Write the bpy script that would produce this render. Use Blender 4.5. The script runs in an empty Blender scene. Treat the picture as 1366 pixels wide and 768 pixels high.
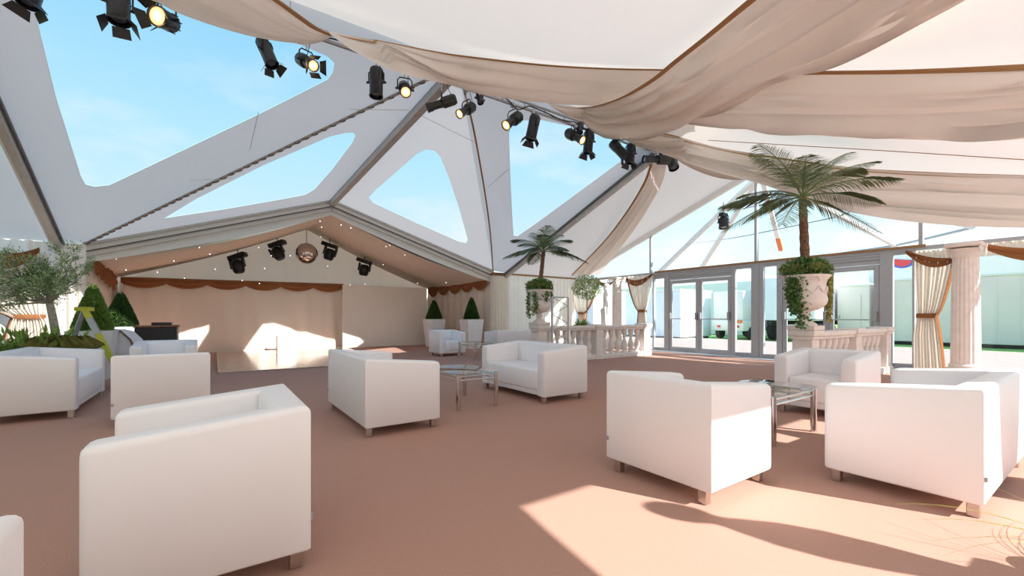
import bpy, bmesh, math, random
from mathutils import Vector as V, Matrix
from mathutils.geometry import tessellate_polygon
random.seed(7)
C = bpy.context.scene
COL = C.collection
PI = math.pi
# ---------------------------------------------------------------- camera calibration (frame 1366x768)
FPX, HY, CX, CH = 575.3, 421.5, 683.0, 1.11
TH = math.radians(34.7)
CT, ST = math.cos(TH), math.sin(TH)
RIGHT = V((CT, -ST, 0)); FWD = V((ST, CT, 0)); UP = V((0, 0, 1))
def ray(x, y):
    a = (x - CX) / FPX
    return V((CT * a + ST, -ST * a + CT, -(y - HY) / FPX))
EYE = V((0, 0, CH))
def atu(x, y, u): r = ray(x, y); return EYE + r * (u / r.x)
def atv(x, y, v): r = ray(x, y); return EYE + r * (v / r.y)
def atz(x, y, z): r = ray(x, y); return EYE + r * ((z - CH) / r.z)
def atp(x, y, n, d): r = ray(x, y); return EYE + r * ((d - n.dot(EYE)) / n.dot(r))
def atd(x, y, dep): return EYE + ray(x, y) * dep

# ---------------------------------------------------------------- materials
def s2l(c):
    return tuple(((v / 255) / 12.92 if v / 255 <= .04045 else ((v / 255 + .055) / 1.055) ** 2.4) for v in c)
def mat(name, col, rough=.6, metal=0, spec=.5, noise=None, bump=None, emit=None, estr=0, sub=None):
    m = bpy.data.materials.new(name); m.use_nodes = True
    nt = m.node_tree; b = nt.nodes['Principled BSDF']
    c = tuple(col) + (1,)
    b.inputs['Base Color'].default_value = c
    b.inputs['Roughness'].default_value = rough
    b.inputs['Metallic'].default_value = metal
    b.inputs['Specular IOR Level'].default_value = spec
    tc = nt.nodes.new('ShaderNodeTexCoord')
    if noise:
        sc, amt = noise[0], noise[1]
        n = nt.nodes.new('ShaderNodeTexNoise'); n.inputs['Scale'].default_value = sc; n.inputs['Detail'].default_value = 5
        nt.links.new(tc.outputs['Object'], n.inputs['Vector'])
        r = nt.nodes.new('ShaderNodeMixRGB'); r.blend_type = 'MIX'
        r.inputs[1].default_value = tuple(min(1, v * (1 - amt)) for v in col) + (1,)
        r.inputs[2].default_value = tuple(min(1, v * (1 + amt)) for v in col) + (1,)
        mr = nt.nodes.new('ShaderNodeMapRange'); mr.inputs[1].default_value = .3; mr.inputs[2].default_value = .7
        nt.links.new(n.outputs['Fac'], mr.inputs[0]); nt.links.new(mr.outputs[0], r.inputs[0])
        nt.links.new(r.outputs[0], b.inputs['Base Color'])
    if bump:
        n2 = nt.nodes.new('ShaderNodeTexNoise'); n2.inputs['Scale'].default_value = bump[0]; n2.inputs['Detail'].default_value = 4
        nt.links.new(tc.outputs['Object'], n2.inputs['Vector'])
        bp = nt.nodes.new('ShaderNodeBump'); bp.inputs['Strength'].default_value = bump[1]; bp.inputs['Distance'].default_value = bump[2] if len(bump) > 2 else .01
        nt.links.new(n2.outputs['Fac'], bp.inputs['Height']); nt.links.new(bp.outputs[0], b.inputs['Normal'])
    if emit:
        b.inputs['Emission Color'].default_value = tuple(emit) + (1,); b.inputs['Emission Strength'].default_value = estr
    return m
def cloth(name, col, trans=.35, tcol=None, bump=None):
    """thin fabric: diffuse on both sides plus light passing through"""
    m = bpy.data.materials.new(name); m.use_nodes = True
    nt = m.node_tree; nt.nodes.remove(nt.nodes['Principled BSDF'])
    out = nt.nodes['Material Output']
    d = nt.nodes.new('ShaderNodeBsdfDiffuse'); d.inputs[0].default_value = tuple(col) + (1,)
    t = nt.nodes.new('ShaderNodeBsdfTranslucent'); t.inputs[0].default_value = tuple(tcol or col) + (1,)
    mx = nt.nodes.new('ShaderNodeMixShader'); mx.inputs[0].default_value = trans
    nt.links.new(d.outputs[0], mx.inputs[1]); nt.links.new(t.outputs[0], mx.inputs[2])
    nt.links.new(mx.outputs[0], out.inputs[0])
    tc = nt.nodes.new('ShaderNodeTexCoord')
    n2 = nt.nodes.new('ShaderNodeTexNoise'); n2.inputs['Scale'].default_value = (bump or (3, .2))[0]; n2.inputs['Detail'].default_value = 3
    nt.links.new(tc.outputs['Object'], n2.inputs['Vector'])
    bp = nt.nodes.new('ShaderNodeBump'); bp.inputs['Strength'].default_value = (bump or (3, .2))[1]; bp.inputs['Distance'].default_value = .05
    nt.links.new(n2.outputs['Fac'], bp.inputs['Height']); nt.links.new(bp.outputs[0], d.inputs['Normal'])
    return m
def glass(name, tint=(1, 1, 1), refl=.08, rough=0.0, fres=True):
    m = bpy.data.materials.new(name); m.use_nodes = True
    nt = m.node_tree; nt.nodes.remove(nt.nodes['Principled BSDF'])
    out = nt.nodes['Material Output']
    t = nt.nodes.new('ShaderNodeBsdfTransparent'); t.inputs[0].default_value = tuple(tint) + (1,)
    g = nt.nodes.new('ShaderNodeBsdfGlossy'); g.inputs['Roughness'].default_value = rough
    mx = nt.nodes.new('ShaderNodeMixShader')
    if fres:
        fr = nt.nodes.new('ShaderNodeFresnel'); fr.inputs[0].default_value = 1.45
        ml = nt.nodes.new('ShaderNodeMath'); ml.operation = 'MULTIPLY'; ml.inputs[1].default_value = refl
        ge = nt.nodes.new('ShaderNodeNewGeometry'); iv = nt.nodes.new('ShaderNodeMath'); iv.operation = 'SUBTRACT'; iv.inputs[0].default_value = 1; m3 = nt.nodes.new('ShaderNodeMath'); m3.operation = 'MULTIPLY'
        nt.links.new(ge.outputs['Backfacing'], iv.inputs[1]); nt.links.new(iv.outputs[0], m3.inputs[1]); nt.links.new(fr.outputs[0], ml.inputs[0]); nt.links.new(ml.outputs[0], m3.inputs[0]); nt.links.new(m3.outputs[0], mx.inputs[0])
    else:
        mx.inputs[0].default_value = refl
    nt.links.new(t.outputs[0], mx.inputs[1]); nt.links.new(g.outputs[0], mx.inputs[2])
    nt.links.new(mx.outputs[0], out.inputs[0])
    return m

M = {}
M['lining'] = cloth('lining_fabric', (.84, .81, .77), .17, (.90, .86, .81), (1.2, .15))
M['roof'] = cloth('roof_membrane', (.68, .68, .685), .18, (.86, .86, .85), (1.5, .1))
M['swag'] = cloth('swag_fabric', (.86, .79, .74), .30, (.90, .79, .70), (6, .25))
M['alcove'] = cloth('alcove_lining', (.82, .72, .63), .04, (.9, .8, .7), (2.2, .5))
M['gablecloth'] = cloth('gable_lining', (.95, .83, .72), .34, (1, .70, .54), (2.2, .5))
M['wallcloth'] = cloth('wall_fabric', (.90, .84, .76), .32, (.95, .87, .77), (3, .15))
M['curtain'] = cloth('curtain_fabric', (.88, .82, .75), .42, (.94, .88, .80), (8, .15))
M['gold'] = cloth('bronze_satin', (.29, .125, .055), .08, (.4, .16, .06), (14, .3))
M['trim'] = cloth('bronze_cord', (.40, .225, .11), .1, (.5, .25, .1), (20, .3))
M['carpet'] = mat('carpet', (.46, .275, .215), .95, spec=.1, noise=(160, .10), bump=(500, .35, .003))
M['leather'] = mat('white_leather', (.88, .87, .885), .42, spec=.35, bump=(260, .08, .002))
M['chrome'] = mat('chrome', (.72, .70, .68), .16, 1)
M['chrome_leg'] = mat('brushed_chrome', (.55, .50, .46), .28, 1)
M['alu'] = mat('grey_aluminium', (.45, .47, .50), .38, .35, noise=(30, .05))
M['beam'] = mat('roof_beam_aluminium', (.50, .48, .46), .5, .3, noise=(9, .08))
M['beamdark'] = mat('beam_groove', (.16, .15, .14), .6)
M['white_pvc'] = mat('white_pvc', (.85, .84, .82), .5)
M['stone'] = mat('cast_stone', (.80, .735, .69), .85, spec=.2, noise=(9, .06), bump=(40, .3, .006))
M['marble'] = mat('white_marble', (.93, .91, .89), .5)
M['pot'] = mat('white_planter', (.80, .80, .80), .5, noise=(6, .04))
M['black'] = mat('black_metal', (.012, .012, .014), .42, spec=.5, noise=(20, .2))
M['steel'] = mat('galvanised_steel', (.42, .43, .45), .4, .7)
M['glass'] = glass('clear_glass', (.975, .99, .985), .5)
M['pvc'] = glass('clear_window_film', (.76, .77, .78), .12, .02)
M['tglass'] = glass('table_glass', (.90, .94, .93), 1.3)
M['palm'] = mat('palm_leaf', (.15, .22, .09), .5, noise=(5, .35))
M['ivy'] = mat('ivy_leaf', (.13, .23, .07), .5, noise=(14, .4))
M['ivyy'] = mat('variegated_leaf', (.30, .30, .08), .5, noise=(14, .35))
M['olive'] = mat('olive_leaf', (.34, .45, .20), .5, noise=(8, .35))  # leaf green raised to stand in for sunlight on the olive crown
M['box'] = mat('boxwood_leaf', (.055, .12, .022), .6, noise=(40, .5))
M['boxl'] = mat('light_boxwood_leaf', (.20, .32, .06), .6, noise=(40, .4))
M['grassp'] = mat('ornamental_grass_blade', (.46, .44, .12), .6, noise=(10, .3))
M['bark'] = mat('palm_bark', (.20, .105, .06), .9, noise=(30, .4), bump=(40, .8, .02))
M['obark'] = mat('olive_bark', (.36, .32, .27), .9, noise=(25, .25))
M['soil'] = mat('soil', (.05, .035, .025), 1)
M['dance'] = mat('parquet', (.56, .38, .27), .12, spec=.6, noise=(4, .12))
M['lamp'] = mat('lit_lamp', (1, .8, .5), .3, emit=(1.0, .52, .22), estr=1.7)
M['bulb'] = mat('lamp_core', (1, .9, .7), .3, emit=(1.0, .78, .45), estr=5)
M['lens'] = mat('dark_lens', (.05, .06, .09), .08, spec=.8)
M['star'] = mat('star_light', (1, 1, 1), .3, emit=(.85, .88, 1.0), estr=3)
M['mirror'] = mat('mirror_tiles', (.75, .72, .70), .08, 1)
M['yellow'] = mat('yellow_fibreglass', (.62, .64, .06), .5)
M['grass'] = mat('lawn', (.32, .52, .14), .95, noise=(6, .35), bump=(80, .6, .03))
M['paving'] = mat('pink_paving', (.41, .325, .285), .9, noise=(3, .08), bump=(30, .2, .01))
M['cabin'] = mat('pale_green_cabin', (.86, .74, .70), .7, noise=(1, .04))
M['cabinb'] = mat('pale_blue_cabin', (.80, .86, .90), .7, noise=(1, .04))
M['dark'] = mat('dark_rubber', (.03, .03, .035), .8)
M['orange'] = mat('orange_plate', (.85, .20, .04), .5)
M['red'] = mat('red_paint', (.75, .06, .06), .5)
M['blue'] = mat('blue_paint', (.05, .13, .55), .5)
M['bluebright'] = mat('bright_blue_vinyl', (.02, .25, .85), .4)
M['cream'] = mat('cream_vinyl', (.85, .62, .35), .5)
M['panel'] = mat('cream_panel', (.82, .74, .66), .7, noise=(1, .02))

# ---------------------------------------------------------------- helpers
def link(name, me, m=None, parent=None, sharp=None, smooth=False):
    o = bpy.data.objects.new(name, me)
    if m: me.materials.append(m)
    COL.objects.link(o)
    if parent: o.parent = parent
    if smooth or sharp:
        for p in me.polygons: p.use_smooth = True
        if sharp: me.set_sharp_from_angle(angle=math.radians(sharp))
    return o
def tag(o, label, cat=None, group=None, kind=None):
    if label: o['label'] = label
    if cat: o['category'] = cat
    if group: o['group'] = group
    if kind: o['kind'] = kind
    return o
def thing(name, label, cat, loc=(0, 0, 0), rz=0, group=None):
    o = bpy.data.objects.new(name, None); COL.objects.link(o)
    o.location = loc; o.rotation_euler = (0, 0, rz); o.empty_display_size = .1
    return tag(o, label, cat, group)
def copy_tree(o, parent=None):
    c = o.copy(); COL.objects.link(c); c.parent = parent
    for ch in [x for x in bpy.data.objects if x.parent == o]: copy_tree(ch, c)
    return c
class MB:
    def __init__(s): s.bm = bmesh.new()
    def quadmesh(s, rows, close_u=False, close_v=False):
        vs = [[s.bm.verts.new(p) for p in r] for r in rows]
        n = len(vs); m = len(vs[0])
        for i in range(n if close_v else n - 1):
            for j in range(m if close_u else m - 1):
                a, b, c, d = vs[i][j], vs[i][(j + 1) % m], vs[(i + 1) % n][(j + 1) % m], vs[(i + 1) % n][j]
                try: s.bm.faces.new((a, b, c, d))
                except ValueError: pass
        return vs
    def box(s, x0, x1, y0, y1, z0, z1, bev=0, seg=2, mtx=None):
        if x0 > x1: x0, x1 = x1, x0
        if y0 > y1: y0, y1 = y1, y0
        vs = [s.bm.verts.new((x, y, z)) for x in (x0, x1) for y in (y0, y1) for z in (z0, z1)]
        f = [(0, 1, 3, 2), (4, 6, 7, 5), (0, 4, 5, 1), (2, 3, 7, 6), (0, 2, 6, 4), (1, 5, 7, 3)]
        fs = [s.bm.faces.new([vs[i] for i in q]) for q in f]
        if mtx:
            for v in vs: v.co = mtx @ v.co
        if bev:
            es = list({e for fc in fs for e in fc.edges})
            bmesh.ops.bevel(s.bm, geom=es, offset=bev, segments=seg, affect='EDGES', profile=.5)
        return s
    def tube(s, pts, r, seg=8, cap=True):
        pts = [V(p) for p in pts]
        rs = r if isinstance(r, (list, tuple)) else [r] * len(pts)
        t0 = (pts[1] - pts[0]).normalized()
        n = t0.orthogonal().normalized(); rows = []
        for i, p in enumerate(pts):
            t = (pts[min(i + 1, len(pts) - 1)] - pts[max(i - 1, 0)]).normalized()
            n = (n - t * n.dot(t)).normalized(); b = t.cross(n)
            rows.append([p + (n * math.cos(2 * PI * k / seg) + b * math.sin(2 * PI * k / seg)) * rs[i] for k in range(seg)])
        vs = s.quadmesh(rows, close_u=True)
        if cap:
            for r_ in (vs[0], vs[-1]):
                try: s.bm.faces.new(r_)
                except ValueError: pass
        return s
    def lathe(s, prof, seg=24, c=(0, 0, 0), axis=None, fl=0, flamp=0):
        """prof [(r,z)]; axis: Matrix rotating local z"""
        rows = []
        for r, z in prof:
            row = []
            for k in range(seg):
                a = 2 * PI * k / seg
                rr = r * (1 - flamp * (0.5 + 0.5 * math.cos(fl * a))) if fl else r
                p = V((rr * math.cos(a), rr * math.sin(a), z))
                if axis: p = axis @ p
                row.append(p + V(c))
            rows.append(row)
        vs = s.quadmesh(rows, close_u=True)
        for r_ in (vs[0], vs[-1]):
            try: s.bm.faces.new(r_)
            except ValueError: pass
        return s
    def beam(s, a, b, w, h, up=(0, 0, 1), bev=0):
        """square bar from a to b, width w, height h"""
        a, b = V(a), V(b); t = (b - a).normalized(); side = t.cross(V(up)).normalized(); u = side.cross(t)
        vs = [s.bm.verts.new(p + side * x * w / 2 + u * z * h / 2) for p in (a, b) for x in (-1, 1) for z in (-1, 1)]
        f = [(0, 1, 3, 2), (4, 6, 7, 5), (0, 4, 5, 1), (2, 3, 7, 6), (0, 2, 6, 4), (1, 5, 7, 3)]
        for q in f: s.bm.faces.new([vs[i] for i in q])
        return s
    def poly(s, pts):
        s.bm.faces.new([s.bm.verts.new(p) for p in pts]); return s
    def build(s, name, m, parent=None, sharp=35, smooth=False, nrm=True):
        if nrm: bmesh.ops.recalc_face_normals(s.bm, faces=s.bm.faces)
        me = bpy.data.meshes.new(name); s.bm.to_mesh(me); s.bm.free()
        return link(name, me, m, parent, None if smooth else sharp, smooth)
def single(mb, name, m, label, cat, group=None, origin=None, **k):
    o = mb.build(name, m, **k)
    return tag(o, label, cat, group)
def struct(mb, name, m, parent=None, **k):
    o = mb.build(name, m, parent, **k)
    if parent is None: o['kind'] = 'structure'
    return o
def catmull(pts, n):
    pts = [V(p) for p in pts]; m = len(pts)
    L = [0]
    for i in range(1, m): L.append(L[-1] + max(1e-6, (pts[i] - pts[i - 1]).length))
    out = []
    for k in range(n):
        t = L[-1] * k / (n - 1)
        i = 0
        while i < m - 2 and L[i + 1] < t: i += 1
        f = (t - L[i]) / (L[i + 1] - L[i])
        p0 = pts[i - 1] if i else pts[0] * 2 - pts[1]
        p3 = pts[i + 2] if i + 2 < m else pts[-1] * 2 - pts[-2]
        p1, p2 = pts[i], pts[i + 1]
        out.append(.5 * ((2 * p1) + (p2 - p0) * f + (2 * p0 - 5 * p1 + 4 * p2 - p3) * f * f + (3 * p1 - p0 - 3 * p2 + p3) * f ** 3))
    return out
def roundpoly(pts, it=2, q=.22):
    pts = [V(p) for p in pts]
    for _ in range(it):
        o = []
        for i in range(len(pts)):
            a, b = pts[i], pts[(i + 1) % len(pts)]
            o += [a.lerp(b, q), a.lerp(b, 1 - q)]
        pts = o
    return pts
def holed(name, m, outer, holes, parent=None):
    loops = [[V(p) for p in outer]] + [[V(p) for p in h] for h in holes]
    tris = tessellate_polygon(loops)
    flat = [p for l in loops for p in l]
    me = bpy.data.meshes.new(name); me.from_pydata([tuple(p) for p in flat], [], [tuple(t) for t in tris]); me.update()
    o = link(name, me, m, parent); 
    if parent is None: o['kind'] = 'structure'
    return o

# ---------------------------------------------------------------- key geometry (metres; x runs along the back wall, y towards it)
UE, UW, VN, VR, VS = 11.9, -6.2, 12.7, 5.94, -1.02
ZE, ZR = 2.64, 5.03
SLN = (ZR - ZE) / (VN - VR)
NN, ND = V((0, SLN, 1)), ZE + SLN * VN          # north roof slope plane
SLS = (ZR - 2.55) / (VR - VS)
SN, SD = V((0, -SLS, 1)), 2.55 - SLS * VS       # south roof slope plane
def onN(x, y, off=0): return atp(x, y, NN, ND + off)
def onS(x, y, off=0): return atp(x, y, SN, SD + off)
def zN(v): return ZE + (VN - v) * SLN
def zS(v): return 2.55 + (v - VS) * SLS
G = atv(443, 267, VN)
CL = atv(111, 325, VN); CR = atv(658, 361, VN)
BL = atv(79, 323, VN); BR = atv(674, 364, VN)
P = onN(610, 85)
# ================================================================ SETTING
# floor
struct(MB().box(UW, UE, VS, VN, -.12, 0).box(CL.x, CR.x, VN, 17.9, -.12, 0), 'floor', M['carpet'])
VB = 17.5
# ground outside
struct(MB().box(-60, 80, -60, 80, -.35, -.13), 'ground', M['grass'])
struct(MB().box(UE + .0, 20.6, -30, 34, -.13, -.02), 'ground_paving', M['paving'])
struct(MB().box(-30, UE, -30, VS, -.13, -.02), 'ground_terrace', M['paving'])
struct(MB().box(-30, UE, VB + .3, 40, -.13, -.02).box(-30, CL.x - .3, VN + .1, VB + .3, -.13, -.02).box(CR.x + .3, UE, VN + .1, VB + .3, -.13, -.02), 'ground_bounce', M['paving'])  # unseen paving, added to keep green grass bounce off the north wall cloth
# ---- north roof membranes with window cut-outs
def px_on(pl, pts): return [atp(x, y, *pl) for x, y in pts]
PN = (NN, ND)
def plane3(a, b, c):
    n = (b - a).cross(c - a); n.normalize(); return (n, n.dot(a))
P1 = plane3(P, G, CL); P2 = plane3(P, G, CR)
W1 = px_on(PN, [(30, -40), (48, 20), (75, 130), (97, 200), (108, 235), (114, 246), (126, 249), (146, 247), (165, 238), (340, 155), (400, 125), (437, 106), (444, 96), (446, 84), (438, 76), (425, 70), (340, 35), (230, -6), (100, -55)])
W2 = px_on(P1, [(219, 291), (262, 265), (350, 221), (440, 182), (462, 177), (472, 177), (474, 181), (470, 190), (443, 226), (420, 252), (407, 260), (380, 265), (300, 279)])
W3 = px_on(P2, [(492, 263), (500, 254), (530, 228), (556, 205), (568, 199), (580, 201), (588, 210), (600, 240), (612, 276), (624, 319), (622, 324), (612, 322), (555, 297), (497, 270)])
W4 = px_on(PN, [(679, 178), (681, 168), (690, 161), (722, 160), (783, 173), (835, 185), (848, 190), (850, 197), (840, 206), (712, 300), (690, 315), (685, 314), (684, 300), (681, 240)])
BT = onN(0, 151)                                  # second point of the left rafter
bl_dir = (BT - BL); BLt = BL + bl_dir * ((VR - BL.y) / bl_dir.y)
br_dir = onN(870, 205) - BR; BRt = BR + br_dir * ((VR - BR.y) / br_dir.y)
RG = lambda u: V((u, VR, ZR))
holed('ceiling_north', M['roof'], [BL, CL, P, RG(P.x), RG(BLt.x)], [W1])
holed('ceiling_valley_left', M['roof'], [P, CL, G], [W2])
holed('ceiling_valley_right', M['roof'], [P, G, CR], [W3])
holed('ceiling_north_bay', M['roof'], [P, CR, BR, RG(BRt.x), RG(P.x)], [W4])
struct(MB().poly([RG(BRt.x), BR, V((UE, VN, ZE)), RG(UE)]), 'ceiling_east_bay', M['lining'])
struct(MB().poly([RG(UW), V((UW, VN, ZE)), BL, RG(BLt.x)]), 'ceiling_west_bay', M['roof'])
for i, w in enumerate((W1, W2, W3, W4)):
    holed('window_%d' % (i + 1), M['pvc'], [p + V((0, 0, .012)) for p in w], [])
# ---- south roof lining
def rows_s(off, u0, u1, nu=30, nv=14):
    r = []
    for j in range(nv + 1):
        v = VR + (VS - VR) * j / nv
        r.append([V((u0 + (u1 - u0) * i / nu, v, zS(v) + off - .05 * math.sin(PI * j / nv))) for i in range(nu + 1)])
    return r
mb = MB(); mb.quadmesh(rows_s(-.02, UW, UE)); struct(mb, 'ceiling_south', M['lining'])
# stitched seams in the lining
for k, pl in enumerate([[(945, 187), (1060, 194), (1180, 201), (1366, 213)]]):
    struct(MB().tube(catmull([onS(x, y, -.09) for x, y in pl], 20), .006, 5), 'trim_seam', M['trim'])
# ---- roof beams and lacing
def rafter(n, a, b, w=.10, h=.2, m=M['beam'], dz=-.1):
    a, b = V(a), V(b); o = V((0, 0, dz))
    return struct(MB().beam(a + o, b + o, w, h), n, m)
rafter('trim_ridge_beam', G, P, .13, .16, dz=-.08)
rafter('trim_rafter_left', BL, BLt + V((0, 0, 0)), .10, .18)
struct(MB().beam(BL + V((.075, 0, -.06)), BLt + V((.075, 0, -.06)), .03, .05), 'trim_rafter_groove', M['beamdark'])
struct(MB().beam(BL + V((-.09, 0, -.05)), BLt + V((-.09, 0, -.05)), .05, .1), 'trim_rafter_keder', M['white_pvc'])
rafter('trim_rafter_right', BR, BRt, .10, .18)
struct(MB().beam(BR + V((-.075, 0, -.06)), BRt + V((-.075, 0, -.06)), .03, .05), 'trim_rafter_rail', M['beamdark'])
struct(MB().beam(BR + V((.11, 0, -.07)), BRt + V((.11, 0, -.07)), .06, .12), 'trim_rafter_edge', M['white_pvc'])
# laced valley seam on the left: strap with loops
mb = MB(); a, b = CL + V((0, 0, -.02)), P + V((0, 0, -.02))
mb.beam(a, b, .07, .012); d = b - a
struct(mb, 'trim_valley_strap', M['beam'])
mb = MB(); side = d.normalized().cross(V((0, 0, 1))).normalized()
for k in range(46):
    p = a + d * ((k + .5) / 46); q = a + d * ((k + .95) / 46)
    mb.tube([p + side * .03 + V((0, 0, -.012)), p.lerp(q, .5) + V((0, 0, -.03)), q - side * .03 + V((0, 0, -.012))], .011, 5)
struct(mb, 'trim_valley_lacing', M['beamdark'])
pts = [atp(x, y, *P2) + V((0, 0, -.02)) for x, y in [(657.5, 359), (655, 320), (649, 270), (640, 215), (630, 162), (619, 118)]]
struct(MB().tube(catmull(pts, 20), .02, 6), 'trim_valley_cord', M['trim'])
for nm, pl, pp in (('trim_panel_seam', [(252, 240), (310, 237)], P1), ('trim_panel_seam', [(467, 145), (545, 146)], P1), ('trim_panel_seam', [(555, 150), (635, 190)], P2),
                   ('trim_panel_seam', [(345, 148), (333, 199)], PN), ('trim_panel_seam', [(650, 250), (678, 225)], PN)):
    struct(MB().tube([atp(x, y, *pp) + V((0, 0, -.012)) for x, y in pl], .004, 4), nm, M['beam'])
# ---- alcove gable front: twin lined beams on each side of the peak
def gabline(a, b, name):
    # aluminium edge, cream cover, groove and a lower sagging lining roll
    for (dz, dy, w, h, m) in ((-.02, 0, .10, .06, M['beam']), (-.10, .05, .12, .10, M['lining']), (-.165, .02, .05, .025, M['beamdark']), (-.22, .12, .12, .09, M['lining'])):
        struct(MB().beam(a + V((0, dy, dz)), b + V((0, dy, dz)), w, h, up=(0, 0, 1)), name, m)
gabline(CL, G, 'trim_gable_left'); gabline(G, CR, 'trim_gable_right')
# ---- alcove (stage recess)
VB = 17.5
AB = atv(409, 306, VB)
ALb = V((CL.x - .1, VB, 2.28)); ARb = V((CR.x - .35, VB, 2.28))
def alc_roof(name, e0, e1, g0, g1):
    mb = MB(); rows = []
    for j in range(25):
        t = j / 24; row = []
        for i in range(25):
            s = i / 24
            a = e0.lerp(e1, t); g = g0.lerp(g1, t)
            p = a.lerp(g, s)
            p.z -= .16 * math.sin(PI * s) * (1 - .3 * t) + .05 * math.sin(PI * t) + .02 * math.sin(7 * t * PI + 2 * s) * math.sin(PI * s)
            row.append(p)
        rows.append(row)
    mb.quadmesh(rows); return struct(mb, name, M['alcove'], smooth=True)
o_ = V((0, .14, -.36))
alc_roof('ceiling_alcove_left', CL + o_, ALb, G + o_, AB)
alc_roof('ceiling_alcove_right', CR + o_, ARb, G + o_, AB)
def fascia(name, a, b):
    mb = MB(); rows = []
    for j in range(7):
        t = j / 6; rows.append([a.lerp(b, i / 30) + V((0, .10 + .05 * math.sin(PI * t), -.10 - (.30 + .10 * math.sin(PI * i / 30)) * t + .012 * math.sin(t * 9))) for i in range(31)])
    mb.quadmesh(rows); return struct(mb, name, M['lining'], smooth=True)
fascia('trim_gable_valance', CL, G); fascia('trim_gable_valance', G, CR)
# opaque outer skin of the alcove
struct(MB().poly([CL, G, AB + V((0, .3, .3)), ALb + V((0, .3, .3))]).poly([G, CR, ARb + V((0, .3, .3)), AB + V((0, .3, .3))]), 'ceiling_alcove_outer', M['white_pvc'])
def wavy(a, b, z0, z1, amp, wl, name, m, nz=2, ph=0, zt=None, kind='structure', parent=None):
    a, b = V(a), V(b); L = (b - a).length; n = max(8, int(L / wl * 8)); d = (b - a) / L; nr = V((-d.y, d.x, 0))
    rows = []
    for j in range(nz + 1):
        row = []
        for i in range(n + 1):
            s = L * i / n
            w = amp * (math.sin(2 * PI * s / wl + ph) + .4 * math.sin(2 * PI * s / wl * .37 + 1.3))
            zz = z0 + ((zt(i / n) if zt else z1) - z0) * j / nz
            row.append(a + d * s + nr * w + V((0, 0, zz)))
        rows.append(row)
    mb = MB(); mb.quadmesh(rows); o = mb.build(name, m, parent, smooth=True)
    if kind: o['kind'] = kind
    return o
# alcove walls
wavy((CL.x, VN + .1, 0), (ALb.x, VB, 0), 0, 2.5, .01, .5, 'wall_alcove_left', M['alcove'])
wavy((ARb.x, VB, 0), (CR.x, VN + .1, 0), 0, 2.5, .02, .5, 'wall_alcove_right', M['alcove'])
wavy((ALb.x, VB + .02, 0), (ARb.x, VB + .02, 0), 0, 2.3, .03, .9, 'wall_alcove_back', M['gablecloth'], zt=lambda t: 2.40 + (AB.z - 2.28) * (1 - abs(2 * t - 1)), nz=6)
struct(MB().box(ALb.x - .3, ARb.x + .3, VB + .15, VB + .2, 0, 2.3), 'wall_alcove_outer', M['white_pvc'])
struct(MB().box(ALb.x - .35, ALb.x - .3, VN, VB + .2, 0, 2.6).box(CR.x + .1, CR.x + .15, VN + .1, VB + .2, 0, 2.6), 'wall_alcove_sides', M['white_pvc'])
# north walls
wavy((CR.x - .05, VN, 0), (UE - .02, VN, 0), 0, 2.62, .022, .17, 'wall_north_right', M['wallcloth'])
wavy((UW, VN, 0), (-2.9, VN, 0), 0, 2.66, .02, .2, 'wall_north_left', M['wallcloth'])
struct(MB().box(CR.x - .05, UE, VN - .05, VN - .02, ZE - .07, ZE - .01), 'trim_eave_north', M['trim'])
struct(MB().box(CR.x - .1, BR.x + .03, VN - .07, VN - .03, ZE - .11, ZE - .03), 'trim_corner', M['gold'])
# west wall: clear gable over curtained wall
wavy((UW, VS, 0), (UW, VN, 0), 0, 2.6, .03, .25, 'wall_west', M['wallcloth'])
struct(MB().poly([V((UW, VS, 2.55)), V((UW, VN, 2.6)), RG(UW)]), 'window_5', M['pvc'])
# south wall: closed curtain in the west, open bays to the terrace in the east
def zopen_edge():
    mb = MB(); rows = []
    for j in range(13):
        z = 2.5 * j / 12
        ue = 2.22 + max(0, z - 1.5) * .8
        row = []
        for i in range(101):
            s = i / 100; u = UW + (ue - UW) * s
            row.append(V((u, VS + .03 * math.sin(u * 26) , z)))
        rows.append(row)
    mb.quadmesh(rows); return struct(mb, 'wall_south', M['wallcloth'], smooth=True)
zopen_edge()
struct(MB().box(UW, UE, VS - .06, VS + .06, 2.36, 2.56), 'trim_eave_south', M['white_pvc'])

# ================================================================ EAST WALL (doors, glazing)
ez = 2.52
def vE(px): return atu(px, 400, UE).y
def fr(mb, v0, v1, z0, z1, d=.07): return mb.box(UE - d / 2, UE + d / 2, min(v0, v1), max(v0, v1), z0, z1, .006, 1)
# gable mullions
VC = vE(1009)
mull = [vE(868.5), VC, vE(1229)]
for k, v in enumerate(mull):
    zt = min(zN(v), zS(v)) - .05
    struct(MB().box(UE - .05, UE + .05, v - .035, v + .035, ez, zt, .008, 1), 'trim_gable_mullion', M['alu'])
struct(MB().box(UE - .06, UE + .06, VS, VN, ez - .06, ez + .02, .006, 1), 'trim_eave_east', M['alu'])
struct(MB().box(UE - .10, UE - .065, 2.4, 8.9, ez + .0, ez + .045), 'trim_eave_braid', M['trim'])
struct(MB().beam(V((UE, VN, ZE - .06)), RG(UE) + V((0, 0, -.1)), .1, .16), 'trim_gable_rafter', M['white_pvc'])
struct(MB().beam(V((UE, VS, 2.48)), RG(UE) + V((0, 0, -.1)), .1, .16), 'trim_gable_rafter', M['white_pvc'])
struct(MB().poly([V((UE, VS, ez)), V((UE, VN, ez)), RG(UE)]), 'window_6', M['glass'])
# door units
fm = MB()
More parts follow.
